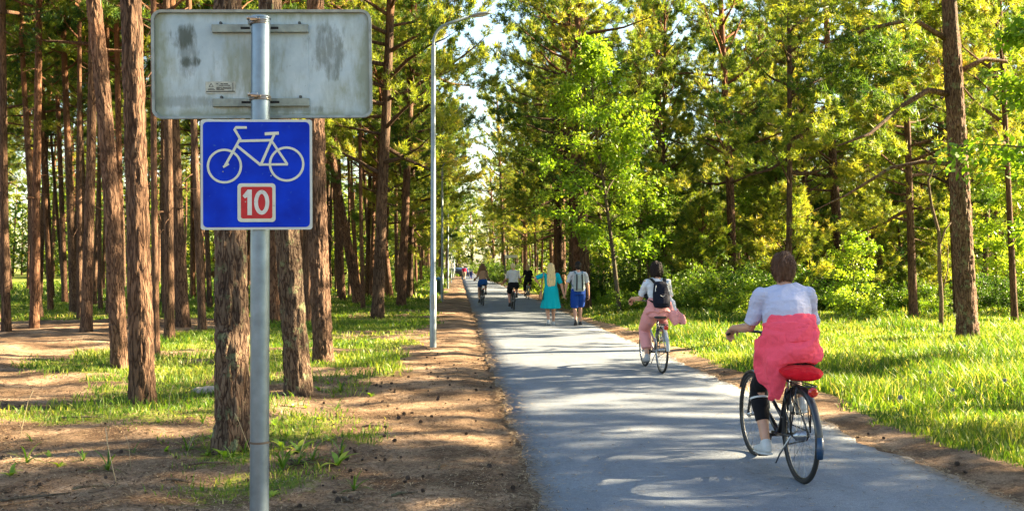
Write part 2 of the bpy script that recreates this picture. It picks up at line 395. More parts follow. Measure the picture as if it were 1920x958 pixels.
sx = nt.nodes.new('ShaderNodeSeparateXYZ'); L(v, sx.inputs[0])
ed = math_(nt, 'ABSOLUTE', math_(nt, 'SUBTRACT', sx.outputs[0], 2.15)); ed = math_(nt, 'ADD', ed, math_(nt, 'MULTIPLY', math_(nt, 'SUBTRACT', n3, .5), .5))
c = mixc(nt, math_(nt, 'MULTIPLY', ramp(nt, math_(nt, 'DIVIDE', ed, 1.7), [(.86, (0, 0, 0)), (.98, (1, 1, 1))]).outputs[0], .6), c, (.17, .115, .075))
n5 = noise_n(nt, v, 22, 5, .75); c = mixc(nt, .55, c, ramp(nt, n5, [(.35, (.72, .72, .73)), (.65, (1.2, 1.2, 1.18))]).outputs[0], 'MULTIPLY')
vc = nt.nodes.new('ShaderNodeTexVoronoi'); vc.feature = 'DISTANCE_TO_EDGE'; vc.inputs['Scale'].default_value = .8
wv = nt.nodes.new('ShaderNodeVectorMath'); wv.operation = 'MULTIPLY_ADD'; wn5 = nd(nt, 'ShaderNodeTexNoise'); wn5.inputs['Scale'].default_value = 2.5; wn5.inputs['Detail'].default_value = 5; L(v, wn5.inputs['Vector']); L(wn5.outputs['Color'], wv.inputs[0]); wv.inputs[1].default_value = (.5, .5, 0); L(v, wv.inputs[2]); L(wv.outputs[0], vc.inputs['Vector'])
crk = math_(nt, 'MULTIPLY', ramp(nt, vc.outputs['Distance'], [(.003, (1, 1, 1)), (.010, (0, 0, 0))]).outputs[0], ramp(nt, n1, [(.46, (0, 0, 0)), (.54, (1, 1, 1))]).outputs[0])
c = mixc(nt, math_(nt, 'MULTIPLY', crk, .22), c, (.03, .03, .032))
L(c, b.inputs['Base Color']); b.inputs['Roughness'].default_value = .8; b.inputs['Specular IOR Level'].default_value = .35
bump(nt, b, vo.outputs['Distance'], .5, .004)
pth = pm.build('path', m, None, True); tag(pth, kind='structure')
# side track leaving the path on the right, far ahead
sp = MB(); pts = [(3.72, 71), (3.72, 76), (7, 76.5), (12, 78), (30, 82), (30, 78.5), (12, 75), (7, 72.5)]
sp.add([(x, y, .05) for x, y in pts], [tuple(range(len(pts)))[::-1]])
o = sp.build('side_path', plain('pale_sand', (.5, .42, .33), .95, 0, .15, 8), None); tag(o, kind='structure')

# ------------------------------------------------------------------ grass, litter
rng = np.random.default_rng(5)
def blades(name, px, py, h, w, tint, mat, lean=.35, label=None):
    n = len(px); base = np.stack([px, py, ground_z(px, py)-.01], -1)
    az = rng.uniform(0, 2*np.pi, n); s = np.stack([np.cos(az), np.sin(az), np.zeros(n)], -1)
    la = rng.uniform(0, 2*np.pi, n); lv = np.stack([np.cos(la), np.sin(la), np.zeros(n)], -1)*(h*rng.uniform(.05, lean*2, n))[:, None]
    up = np.array([0, 0, 1.0]); mid = base+up*(h*.55)[:, None]+lv*.3; tip = base+up*(h*.95)[:, None]+lv
    ww = w[:, None]; a = base-s*ww; b_ = base+s*ww; c = mid+s*ww*.8; d = mid-s*ww*.8
    Q = np.stack([a, b_, c, d], 1).reshape(-1, 3); T = np.stack([d, c, tip, tip+s*ww*.05], 1).reshape(-1, 3)
    o = poly_mesh(name, np.concatenate([Q, T]), 4, mat, None, np.concatenate([tint, tint])); tag(o, label, kind='stuff'); return o
def scatter(n, x0, x1, y0, y1, thr=.35, clump=True):
    """keep points inside the frame's view and the grass mask, denser near the camera"""
    u = rng.uniform(0, 1, n); y = y0*(y1/y0)**u; x = rng.uniform(x0, x1, n)
    g = grass_mask(x, y)*(fbm(x*1.3, y*1.3, 71, 3)*1.0+.45 if clump else 1)
    k = (g > rng.uniform(thr*.6, thr*1.6, n)) & (x/y < .63) & (x/y > -.56); return x[k], y[k]
x1, y1 = scatter(380000, 4.0, 22, 6, 46); near = y1
keep = rng.uniform(0, 1, len(x1)) < np.clip(9/np.maximum(x1-2, 1), .25, 1); x1 = x1[keep]; y1 = y1[keep]
hn = fbm(x1*.7, y1*.7, 91, 3); h = (.05+.36*hn**1.8)*rng.uniform(.4, 1.4, len(x1))*sstep(3.7, 5.2, x1)+.03
tint = np.clip(.25+.55*fbm(x1*.9, y1*.9, 95, 3)+rng.normal(0, .16, len(x1)), 0, .96); tint = np.where(rng.uniform(0, 1, len(x1)) < .06, 1.0, tint)
blades('grass', x1, y1, h, .0022+.00034*y1*rng.uniform(.5, 1.3, len(x1)), tint, M_GRASS, .4, 'tall lush sunlit grass on the verge right of the path')
x2, y2 = scatter(300000, -24, .3, 6.0, 46, .40)
h = (.03+.17*fbm(x2*.8, y2*.8, 92, 3)**1.5)*rng.uniform(.4, 1.5, len(x2))*(.6+.4*sstep(9, 15, y2))
tint = np.clip(.32+.55*fbm(x2*.8, y2*.8, 97, 3)+rng.normal(0, .16, len(x2)), 0, .97)
blades('grass', x2, y2, h, .002+.0004*y2*rng.uniform(.6, 1.2, len(x2)), tint, M_GRASS, .5, 'short patchy grass between the pines left of the path')
x3 = rng.uniform(-40, 30, 60000); y3 = rng.uniform(44, 120, 60000); k = (grass_mask(x3, y3) > .4) & ((x3 < -1) | (x3 > 4.6)); x3 = x3[k]; y3 = y3[k]
blades('grass', x3, y3, rng.uniform(.08, .3, len(x3)), .02+.0003*y3, np.clip(rng.normal(.55, .2, len(x3)), 0, 1), M_GRASS, .5, 'distant grass under the trees along the far path')
# needle litter: thin straws lying on the bare soil near the sign
n = 120000; u = rng.uniform(0, 1, n); y4 = 4.5*(17/4.5)**u; x4 = rng.uniform(-7.5, .55, n)
k = (x4/y4 > -.56); x4 = x4[k]; y4 = y4[k]; n = len(x4); az = rng.uniform(0, np.pi, n); ln = rng.uniform(.02, .06, n)
d = np.stack([np.cos(az), np.sin(az), rng.normal(0, .12, n)], -1)*ln[:, None]; s = np.stack([-np.sin(az), np.cos(az), np.zeros(n)], -1)*.0022
p = np.stack([x4, y4, ground_z(x4, y4)+.006], -1)
V4 = np.stack([p-s, p+s, p+s+d, p-s+d], 1).reshape(-1, 3)
M_STRAW = leafmat('dry_needles', [(0, (.03, .016, .009)), (.5, (.12, .07, .035)), (1, (.38, .28, .17))], .1, (1, 1, 1), .7, .2, 0)
o = poly_mesh('needle_litter', V4, 4, M_STRAW, None, rng.uniform(0, 1, n)); tag(o, 'dry pine needles lying on the bare soil', kind='stuff')

n = 26000; u = rng.uniform(0, 1, n); y6 = 4.3*(22/4.3)**u; x6 = rng.uniform(-9, .5, n); k = (x6/y6 > -.56) & (fbm(x6*1.1, y6*1.1, 61, 3) > rng.uniform(.35, .62, n)); x6 = x6[k]; y6 = y6[k]; n = len(x6)
p = np.stack([x6, y6, ground_z(x6, y6)+.006], -1); a6 = unit(rng.normal(0, 1, (n, 3))*np.array([1, 1, .25]))*rng.uniform(.006, .022, (n, 1)); b6 = np.cross(a6, unit(rng.normal(0, .3, (n, 3))+np.array([0, 0, 1.])))*rng.uniform(.3, .8, (n, 1))
o = poly_mesh('bark_litter', np.stack([p-a6, p+b6, p+a6+np.array([0, 0, .006]), p-b6], 1).reshape(-1, 3), 4, M_STRAW, None, rng.uniform(0, .45, n)); tag(o, 'dark bark crumbs and twiglets strewn over the soil', kind='stuff')
n = 13000; u = rng.uniform(0, 1, n); y5 = 4.5*(34/4.5)**u; e5 = np.abs(rng.normal(0, .07, n))+rng.exponential(.16, n)*(rng.uniform(0, 1, n) < .3); x5 = np.where(rng.uniform(0, 1, n) < .5, PATH_L-.06+e5, PATH_R+.06-e5)
x5 = np.where(rng.uniform(0, 1, n) < .12, rng.uniform(PATH_L, PATH_R, n), x5); az = rng.uniform(0, np.pi, n); ln = rng.uniform(.012, .05, n)*(1+y5*.02)
d = np.stack([np.cos(az), np.sin(az), rng.normal(0, .05, n)], -1)*ln[:, None]; s = np.stack([-np.sin(az), np.cos(az), np.zeros(n)], -1)*(.0015+.00022*y5)[:, None]
p = np.stack([x5, y5, np.full(n, .017)], -1); o = poly_mesh('needle_litter', np.stack([p-s, p+s, p+s+d, p-s+d], 1).reshape(-1, 3), 4, M_STRAW, None, rng.uniform(0, 1, n)); tag(o, 'dry needles and crumbs of soil blown over the path edges', kind='stuff')
# ------------------------------------------------------------------ trees
def needle_tufts(C, D, k, ln, wd, rg):
    n = len(C); d = unit(D[:, None, :]*.75+rg.normal(0, .62, (n, k, 3))); l = ln*rg.uniform(.65, 1.2, (n, k, 1))
    p = C[:, None, :]+rg.normal(0, .03, (n, k, 3)); side = unit(np.cross(d, rg.normal(0, 1, (n, k, 3))))*wd*.5
    return np.stack([p-side, p+side, p+d*l], 2).reshape(-1, 3)
def leaf_quads(C, D, k, ln, wd, rg, spread=.10):
    n = len(C); d = unit(D[:, None, :]*.5+rg.normal(0, .7, (n, k, 3))+np.array([0, 0, -.25])); l = ln*rg.uniform(.6, 1.2, (n, k, 1))
    p = C[:, None, :]+rg.normal(0, spread, (n, k, 3)); side = unit(np.cross(d, rg.normal(0, .5, (n, k, 3))+np.array([0, 0, 1.])))*wd*.5*(l/ln)
    m_ = p+d*l*.45; return np.stack([p, m_+side, p+d*l, m_-side], 2).reshape(-1, 3)
def branch_path(o, az, L_, el, rg, n=6, curve=.25):
    pts = [Vector(o)]; e = el
    for i in range(n):
        az += rg.normal(0, .13); e += rg.normal(0, .09)+curve/n
        pts.append(pts[-1]+Vector((math.cos(az)*math.cos(e), math.sin(az)*math.cos(e), math.sin(e)))*L_/n)
    return pts
def trunk_axis(H, wob, rg, n=14):
    ph = rg.uniform(0, 6.3, 4); return [Vector((wob*(math.sin(t*2.1+ph[0])+.5*math.sin(t*5.3+ph[1])-math.sin(ph[0])-.5*math.sin(ph[1])),
        wob*(math.sin(t*2.4+ph[2])-math.sin(ph[2])), t*H)) for t in [i/n for i in range(n+1)]]
def on_axis(ax, t):
    f = t*(len(ax)-1); i = min(int(f), len(ax)-2); return ax[i].lerp(ax[i+1], f-i)
def make_pine(name, seed, H, r0, zc, nbr, Lmax, tw, tk, k, ln, wd, bk, stubs=12, droop=0.0, zst=2.5, sides=12, wob=.12, shape=.6):
    rg = np.random.default_rng(seed); root = empty(name); ax = trunk_axis(H, wob, rg); mb = MB()
    rr = [r0*(1.3 if i == 0 else 1.06 if i == 1 else 1-.62*(i/14)**1.1) for i in range(15)]; rr[-1] = .03
    zs = [ax[0]-Vector((0, 0, .25))]+[ax[0]+Vector((0, 0, .12))]+[on_axis(ax, f) for f in (.025, .05)]+ax[1:]
    mb.tube(zs, [r0*1.35, r0*1.22, r0*1.08, r0*1.02]+rr[1:], sides, cap=True)
    for i in range(stubs):
        z = zst+(zc-zst)*rg.uniform(0, 1)**.8 if zc > zst else zc; o_ = on_axis(ax, z/H); az = rg.uniform(0, 6.28); l = rg.uniform(.2, 1.3)
        p = branch_path(o_, az, l, rg.uniform(-.3, .3), rg, 4, -.3); mb.tube(p, [.022, .017, .012, .008, .004], 4)
    C = []; D = []; tint = []
    for i in range(nbr):
        u = ((i+rg.uniform(0, 1))/nbr); z = zc+(H*.985-zc)*u**.85; o_ = on_axis(ax, z/H); az = i*2.4+rg.normal(0, .5)
        l = Lmax*((1-u)**shape)*rg.uniform(.55, 1.1)+.35; el = -droop+.15+.75*u+rg.normal(0, .12)
        p = branch_path(o_, az, l, el, rg, 6, .25); rb = .012+.016*l
        mb.tube(p, [rb, rb*.85, rb*.7, rb*.52, rb*.36, rb*.22, .004], 5); bt = rg.normal(.42, .13)
        for j in range(max(2, int(tw*(.4+l/Lmax)))):
            f = rg.uniform(.25, 1.0); q = p[min(int(f*6), 5)].lerp(p[min(int(f*6)+1, 6)], f*6-int(f*6) if f < 1 else 1)
            a2 = az+rg.choice([-1, 1])*rg.uniform(.3, 1.15); l2 = l*rg.uniform(.18, .42)*(1.25-f*.6)+.12
            tp = branch_path(q, a2, l2, el*.4+rg.uniform(-.15, .45), rg, 3, .4); mb.tube(tp, [.009, .007, .005, .003], 3, cap=False)
            for t in range(tk):
                g = rg.uniform(.15, 1.0)*3; gi = min(int(g), 2); c = tp[gi].lerp(tp[gi+1], g-gi); dd = (tp[gi+1]-tp[gi]).normalized()
                C.append(c+Vector(rg.normal(0, .05, 3))); D.append(dd+Vector((0, 0, .45))); tint.append(bt+rg.normal(0, .12)+.12*(g/3))
        C.append(p[-1]); D.append(p[-1]-p[-2]); tint.append(bt)
    tr = mb.build('trunk', bk, root, True)
    C = np.array([tuple(c) for c in C]); D = unit(np.array([tuple(c) for c in D])); V = needle_tufts(C, D, k, ln, wd, rg)
    t = np.repeat(np.array(tint), k)+rg.normal(0, .07, len(C)*k)
    poly_mesh('crown', V, 3, M_NEEDLE, root, t); return root
def make_broad(name, seed, H, r0, zc, nbr, Lmax, tw, tk, k, ln, wd, mat, lean=0.0, ga=.8, spread=.10, t0=.5):
    rg = np.random.default_rng(seed); root = empty(name); ax = trunk_axis(H, .14*H/6, rg)
    for i, a in enumerate(ax): a.x += lean*(i/14)**1.5*H
    mb = MB(); mb.tube([ax[0]-Vector((0, 0, .2))]+ax, [r0*1.2]+[r0*(1-.9*i/14) for i in range(15)], 8); C = []; D = []; tint = []
    for i in range(nbr):
        u = (i+rg.uniform(0, 1))/nbr; z = zc+(H-zc)*u; o_ = on_axis(ax, z/H); az = i*2.4+rg.normal(0, .4)
        l = Lmax*math.sin(math.pi*min(.98, .18+u*.8))**.8*rg.uniform(.6, 1.1)+.15; el = ga*rg.uniform(.5, 1.1)
        p = branch_path(o_, az, l, el, rg, 5, -.5); rb = .006+.011*l; mb.tube(p, [rb, rb*.8, rb*.6, rb*.45, rb*.3, .003], 4); bt = rg.normal(t0, .13)
        for j in range(tw):
            f = rg.uniform(.2, 1.0); q = p[min(int(f*5), 4)].lerp(p[min(int(f*5)+1, 5)], f*5-int(f*5) if f < 1 else 1)
            tp = branch_path(q, az+rg.choice([-1, 1])*rg.uniform(.3, 1.3), l*rg.uniform(.2, .4)+.1, rg.uniform(-.4, .5), rg, 3, -.3); mb.tube(tp, [.006, .005, .004, .002], 3, cap=False)
            for t in range(tk):
                g = rg.uniform(.1, 1.0)*3; gi = min(int(g), 2); C.append(tp[gi].lerp(tp[gi+1], g-gi)); D.append((tp[gi+1]-tp[gi]).normalized()); tint.append(bt+rg.normal(0, .1))
    mb.build('trunk' if H > 2.6 else 'stems', M_TWIG, root, True)
    C = np.array([tuple(c) for c in C]); D = np.array([tuple(c) for c in D]); V = leaf_quads(C, D, k, ln, wd, rg, spread)
    poly_mesh('crown' if H > 2.6 else 'foliage', V, 4, mat, root, np.repeat(np.array(tint), k)+rg.normal(0, .1, len(C)*k)); return root
def make_bush(name, seed, H, Wd, ns, k, ln, wd, mat, t0=.5):
    rg = np.random.default_rng(seed); root = empty(name); mb = MB(); C = []; D = []; tint = []
    for i in range(ns):
        az = rg.uniform(0, 6.28); r = rg.uniform(0, .35)*Wd; o_ = Vector((math.cos(az)*r, math.sin(az)*r, -.05))
        p = branch_path(o_, az, H*rg.uniform(.6, 1.1), rg.uniform(.75, 1.45), rg, 5, -.5); mb.tube(p, [.012, .01, .008, .006, .004, .002], 4); bt = rg.normal(t0, .15)
        for j in range(10):
            f = rg.uniform(.2, 1.0); q = p[min(int(f*5), 4)].lerp(p[min(int(f*5)+1, 5)], f*5-int(f*5) if f < 1 else 1)
            tp = branch_path(q, rg.uniform(0, 6.28), Wd*rg.uniform(.12, .35), rg.uniform(-.2, .7), rg, 3, -.2); mb.tube(tp, [.004, .003, .002, .001], 3, cap=False)
            for t in range(5): g = rg.uniform(.1, 1)*3; gi = min(int(g), 2); C.append(tp[gi].lerp(tp[gi+1], g-gi)); D.append((tp[gi+1]-tp[gi]).normalized()); tint.append(bt+rg.normal(0, .1))
    mb.build('stems', M_TWIG, root, True); C = np.array([tuple(c) for c in C]); D = np.array([tuple(c) for c in D])
    poly_mesh('foliage', leaf_quads(C, D, k, ln, wd, rg, .06), 4, mat, root, np.repeat(np.array(tint), k)+rg.normal(0, .1, len(C)*k)); return root

# kinds (r0 = .15 so a scale sets the girth)
TALL = [make_pine('pine_tree', 10+i, H, .15, zc, 42, 2.4, 6, 7, 15, .15, .023, M_BARK if i % 2 else M_BARKR, 16, 0, 2.6, 12, .10+.04*i)
        for i, (H, zc) in enumerate(((17, 8.2), (16, 7.2), (18, 9.0), (15.5, 6.8)))]
BRANCHY = [make_pine('pine_tree', 30+i, H, .17, zc, nb, Lm, 8, 8, 18, .155, .024, M_BARK, 7, dr, 1.8, 12, .12, .45)
           for i, (H, zc, nb, Lm, dr) in enumerate(((14, 3.4, 50, 3.4, .12), (15.5, 4.4, 50, 3.6, .05), (12.5, 2.6, 48, 3.1, .2)))]
YOUNG = [make_pine('pine_tree', 50+i, H, .07, .5, 38, 1.3, 5, 6, 11, .16, .026, M_BARK, 0, -.1, .4, 8, .05, .7) for i, H in enumerate((5.0, 3.6))]
BROAD = [make_broad('broadleaf_tree', 60, 8.6, .085, 1.6, 40, 2.1, 8, 8, 6, .15, .075, M_LEAF, -.10, .9, .10, .62),
         make_broad('broadleaf_tree', 61, 5.6, .05, 1.3, 30, 1.5, 7, 7, 6, .14, .07, M_LEAF, .04, .8, .10, .45),
         make_broad('broadleaf_tree', 62, 3.8, .035, .9, 22, 1.1, 6, 6, 6, .13, .07, M_LEAF, -.05, .8, .08, .55)]
BUSH = [make_bush('shrub', 70, 1.5, 1.3, 26, 5, .10, .05, M_SHRUB, .5), make_bush('shrub', 71, 2.1, 1.6, 30, 5, .11, .055, M_SHRUB, .4), make_bush('shrub', 72, 1.1, 1.1, 20, 6, .10, .055, M_LEAF, .5)]
PROTO = {'tall': TALL, 'branchy': BRANCHY, 'young': YOUNG, 'broad': BROAD, 'bush': BUSH}
used = set()
def place_tree(kind, i, x, y, s=1.0, girth=None, lean=0.0, spin=0.0, lean_y=0.0):
    p = PROTO[kind][i % len(PROTO[kind])]
    if p.name in used: o = copy_tree(p)
    else: o = p; used.add(p.name)
    o.location = (x, y, gz(x, y)); r0 = {'tall': .15, 'branchy': .17, 'young': .07, 'broad': .085, 'bush': 1}[kind]
    g = s if girth is None else (girth/2)/r0
    M = Matrix.Rotation(lean, 3, 'Y') @ Matrix.Rotation(-lean_y, 3, 'X') @ Matrix.Rotation(spin, 3, 'Z')
    o.rotation_euler = M.to_euler(); o.scale = (g, g, s) if girth is not None and kind in ('x',) else (s, s, s)
    if girth is not None:                                       # girth is changed on the trunk alone
        for ch in o.children:
            if ch.name.startswith('trunk'): ch.scale = (g/s*1.0, g/s*1.0, 1)
    return o
taken = []
def free(x, y, r):
    for a, b_, c in taken:
        if (a-x)**2+(b_-y)**2 < (r+c)**2: return False
    return True
def lean_of(px, py, tx, ty): return math.atan((tx-px)/(py-ty))

# --- near trunks with modelled bark -------------------------------------------------
def big_trunk(px, py, dia, tx, ty, seed, label, mat, H=15, zc=7.5, flare=1.35, rough=.022, kind='tall', limbs=None, ki=0, curve=0.0, spin=0.7):
    base = G(px, py); root = empty('pine_tree', (base.x, base.y, gz(base.x, base.y))); taken.append((base.x, base.y, .6)); ln = lean_of(px, py, tx, ty)
    root.rotation_euler = (0, ln, 0)
    tag(root, label, 'tree'); n = 56; hs = np.concatenate([np.arange(-.3, 6.2, .028), np.arange(6.2, H, .4)]); r0 = dia/2
    th = np.arange(n)/n*2*np.pi; Hh, TH = np.meshgrid(hs, th, indexing='ij')
    rad = r0*(1-.5*np.clip(Hh, 0, H)/H); fl = np.exp(-np.clip(Hh, 0, 9)/.22)
    rad = rad*(1+(flare-1)*fl*(1+.35*np.sin(TH*3+seed)+.25*np.sin(TH*5+seed*2)))*(1+.035*np.sin(TH*2+Hh*.6+seed))
    cx = np.cos(TH); cy = np.sin(TH); d = np.zeros(Hh.size)
    for q, (h_, a, b_) in enumerate(zip(Hh.ravel(), cx.ravel(), cy.ravel())):
        if h_ > 6.2: break
        w = mn.noise(Vector((a*2+seed, b_*2, h_*1.7)))*.35
        vv = mn.voronoi(Vector((a*dia*7.5+seed+w, b_*dia*7.5, h_*2.6+w*1.2)))[0]; e = min((vv[1]-vv[0])*2.6, 1)
        d[q] = e*.8+.35*mn.noise(Vector((a*4+seed, b_*4, h_*16)))+.15*mn.noise(Vector((a*12+seed, b_*12, h_*40)))
    rad = rad+(d.reshape(Hh.shape)-.6)*rough; cxo = curve*np.sin(np.clip(Hh, 0, H)/6*np.pi)
    V = np.stack([rad*cx+cxo, rad*cy, Hh], -1).reshape(-1, 3); m = len(hs); mb = MB(); mb.v = [tuple(v) for v in V]
    mb.f = [(i*n+k, i*n+(k+1) % n, (i+1)*n+(k+1) % n, (i+1)*n+k) for i in range(m-1) for k in range(n)]
    for lb in (limbs or []): mb.tube(lb[0], lb[1], 7)
    tr = mb.build('trunk', mat, root, True)
    crown = [c for c in PROTO[kind][ki].children if c.name.startswith('crown')][0]; c = crown.copy(); COL.objects.link(c); c.parent = root
    c.rotation_euler = (0, 0, spin); return root
big_trunk(437, 842, .285, 424, 0, 1, 'thick pine trunk with bark lit gold and lichen flecks, just behind the sign pole', M_BARKD, rough=.032)
big_trunk(268, 757, .285, 243, 0, 2, 'dark straight pine trunk left of the signs, second nearest of the trunks', M_BARK, flare=1.15, rough=.02, ki=1)
big_trunk(224, 692, .27, 172, 0, 3, 'reddish pine trunk leaning left, beside the dark straight trunk', M_BARKR, flare=1.1, rough=.02, ki=2, curve=.06)
big_trunk(561, 742, .33, 527, 300, 4, 'dark pine trunk right of the sign pole, leaning left behind the blue sign', M_BARKD, flare=1.2, rough=.03, ki=3)
big_trunk(607, 680, .34, 590, 10, 5, 'pine trunk with sunlit flaky bark right beside the blue sign', M_BARKR, flare=1.1, rough=.028, ki=0, curve=-.05)
big_trunk(1816, 645, .43, 1782, 0, 6, 'stout dark pine trunk standing in the sunlit grass at far right', M_BARKD, H=14, flare=1.25, rough=.03, kind='branchy', ki=0, spin=2.4,
          limbs=[([(-.1, 0, 5.15), (-.6, -.1, 5.25), (-1.3, -.3, 4.9), (-2.1, -.6, 4.35), (-2.9, -.9, 4.1)], [.07, .06, .05, .035, .015]),
                 ([(-.1, 0, 3.7), (-.7, .1, 3.8), (-1.4, .1, 3.7), (-2.3, .2, 3.2), (-3.0, .3, 2.9)], [.055, .045, .038, .025, .01]),
                 ([(.1, 0, 5.6), (.8, .2, 5.9), (1.6, .3, 5.8), (2.4, .5, 6.1)], [.06, .05, .035, .012]),
                 ([(-.1, 0, 6.3), (-.9, -.2, 6.7), (-1.9, -.4, 6.5), (-2.9, -.5, 6.2)], [.06, .05, .035, .012])])

# --- trunks one can tell apart, placed by their foot --------------------------------
NAMED = [  # px, py, diameter, top px, top py, kind, idx, label
 (343, 615, .33, 322, 0, 'tall', 1, 'dark pine trunk seen just left of the upper sign, foot in shade'),
 (162, 622, .26, 150, 0, 'tall', 3, 'slim dark pine trunk standing where the sandy track meets the grass'),
 (139, 588, .27, 108, 0, 'tall', 0, 'orange sunlit pine trunk leaning left at the edge of the sandy track'),
 (122, 571, .24, 96, 0, 'tall', 2, 'slender pink barked pine next to the orange leaning trunk'),
 (97, 562, .25, 68, 0, 'tall', 1, 'thin dark pine leaning left near the left picture edge'),
 (311, 592, .2, 300, 0, 'tall', 0, 'thin pale sunlit pine trunk showing left of the lower sign'),
 (362, 561, .26, 352, 0, 'tall', 3, 'dark pine trunk just behind and right of the shaded trunk by the signs'),
 (378, 552, .24, 372, 0, 'tall', 1, 'pine trunk at the left edge of the blue bicycle sign, far back'),
 (60, 556, .24, 48, 0, 'tall', 2, 'straight narrow pine trunk second from the left picture edge'),
 (11, 565, .3, 4, 0, 'tall', 0, 'pine trunk at the very left picture edge'),
 (293, 672, .12, 288, 0, 'tall', 2, 'very thin pale trunk half hidden behind the near dark trunk'),
 (515, 612, .3, 506, 0, 'tall', 1, 'pine trunk standing right behind the galvanised sign pole'),
 (672, 570, .42, 640, 230, 'tall', 3, 'thick dark pine trunk leaning left beyond the flaky sunlit trunk'),
 (642, 566, .3, 622, 230, 'tall', 1, 'pine trunk close left of the thick leaning one'),
 (731, 557, .34, 700, 260, 'tall', 0, 'leaning reddish pine trunk left of the nearest lamp post'),
 (768, 558, .28, 772, 200, 'branchy', 1, 'upright dark pine trunk just left of the nearest lamp post'),
 (745, 549, .26, 742, 220, 'tall', 2, 'crooked pine trunk between the leaning red one and the lamp post'),
 (700, 549, .3, 692, 220, 'tall', 3, 'shaded pine trunk midway between the sign and the lamp post'),
 (1713, 600, .25, 1697, 250, 'branchy', 2, 'slim straight pine left of the stout trunk in the grass'),
 (1581, 572, .42, 1545, 0, 'branchy', 1, 'tall pine with bare pinkish upper trunk above the near cyclist'),
 (1652, 560, .3, 1648, 250, 'branchy', 0, 'dark pine trunk left of the slim straight one on the right'),
 (1630, 556, .24, 1622, 250, 'tall', 3, 'thin pine trunk with sunlit edge behind the elder bush'),
 (1375, 578, .36, 1358, 230, 'branchy', 1, 'dark pine trunk standing in the thicket between the two near cyclists'),
 (1248, 560, .36, 1240, 200, 'branchy', 0, 'pine trunk rising behind the cyclist with the black backpack'),
 (1213, 552, .32, 1205, 250, 'branchy', 2, 'pine trunk in shade left of the cyclist with the backpack'),
 (1402, 556, .26, 1398, 240, 'branchy', 2, 'slender pine in the thicket behind the bright young maple'),
 (1056, 545, .36, 1050, 200, 'branchy', 0, 'sunlit pine trunk beside the path above the walking couple'),
 (1036, 538, .34, 1030, 200, 'branchy', 1, 'pine trunk at the path edge above the blonde woman'),
 (1078, 548, .3, 1076, 200, 'tall', 0, 'pine trunk right behind the man with the grey backpack'),
 (1128, 548, .34, 1120, 200, 'branchy', 2, 'pine at the right verge past the walking couple'),
 (1790, 575, .34, 1770, 200, 'branchy', 2, 'pine partly hidden behind the stout trunk'),
 (1845, 585, .2, 1850, 100, 'tall', 3, 'thin pine just right of the stout trunk'),
]
for i, (px, py, dia, tx, ty, kd, ix, lab) in enumerate(NAMED):
    p = G(px, py); o = place_tree(kd, ix, p.x, p.y, 1.0, dia, lean_of(px, py, tx, ty), random.Random(i).uniform(0, 6))
    tag(o, lab, 'tree'); taken.append((p.x, p.y, .5))

# --- the rest of the wood -----------------------------------------------------------
rd = random.Random(11)
_O = 'first second third fourth fifth sixth seventh eighth ninth tenth eleventh twelfth thirteenth fourteenth fifteenth sixteenth seventeenth eighteenth nineteenth twentieth'.split()
ORD = _O + ['twenty-'+w for w in _O[:9]] + ['thirtieth'] + ['thirty-'+w for w in _O[:9]] + ['fortieth']
def fill(n, kinds, xr, yr, rmin, label, group, smin=.85, smax=1.15, cond=None, girth=(.14, .27), tries=30):
    k = 0; made = []
    for _ in range(n*tries):
        if k >= n: break
        x = rd.uniform(*xr); y = rd.uniform(*yr)
        if cond and not cond(x, y): continue
        if not free(x, y, rmin): continue
        kd = rd.choice(kinds); s = rd.uniform(smin, smax)
        o = place_tree(kd, rd.randrange(5), x, y, s, rd.uniform(*girth) if girth else None, R(rd.gauss(-.6, 2.0)), rd.uniform(0, 6.28), R(rd.gauss(0, 1.5)))
        tag(o, label, {'bush': 'shrub', 'broad': 'tree'}.get(kd, 'tree'), group); taken.append((x, y, rmin)); k += 1; made.append(o)
    if n <= 40 and len(made) > 1:
        for q, t in enumerate(sorted(made, key=lambda t: t.location.y)): t['label'] = label+', '+ORD[q]+' from the viewer'
inview = lambda x, y: -.60 < x/y < .72
lane = lambda x, y: mn.noise(Vector(((y-.176*x)*.33, 3.7, 0))) > -.05 and not (27.5 < y-.176*x < 32.5 and x < 30)
fill(24, ['tall'], (-17, -4), (20, 36), .6, 'slim pine in the front ranks of the left wood', 'pines in the front ranks of the left wood', cond=lambda x, y: inview(x, y) and x < -3.5-(y-20)*.02 and abs(x+10.5-(y-15)*.14) > 1.6, girth=(.14, .24))
fill(88, ['tall'], (-40, -2.6), (32, 66), .5, 'slim pine trunk in the crowded middle of the left wood', 'pines in the middle of the left wood', cond=inview)
fill(46, ['tall'], (-70, -3), (66, 110), .6, 'distant pine trunk deep in the left wood', 'pines deep in the left wood', cond=inview)
fill(16, ['branchy'], (-4.2, -2.0), (32, 130), 1.2, 'bushy pine leaning over the lamp row beside the path', 'pines along the left edge of the path', cond=inview)
fill(18, ['branchy'], (5.4, 9.5), (34, 140), 1.2, 'pine with low boughs along the right edge of the path', 'pines along the right edge of the path', cond=lambda x, y: inview(x, y) and (y > 75 or lane(x, y)))
fill(27, ['branchy', 'branchy', 'tall'], (9, 34), (24, 60), 1.0, 'pine with low boughs in the right wood', 'pines in the right wood', cond=lambda x, y: inview(x, y) and x > 5.5+.1*y and lane(x, y))
fill(34, ['branchy'], (10, 75), (60, 125), 1.2, 'distant pine in the right wood', 'distant pines in the right wood', cond=inview)
fill(16, ['branchy', 'young'], (-8, 14), (150, 185), 1.5, 'far pine closing the end of the path', 'pines closing the far end of the path')
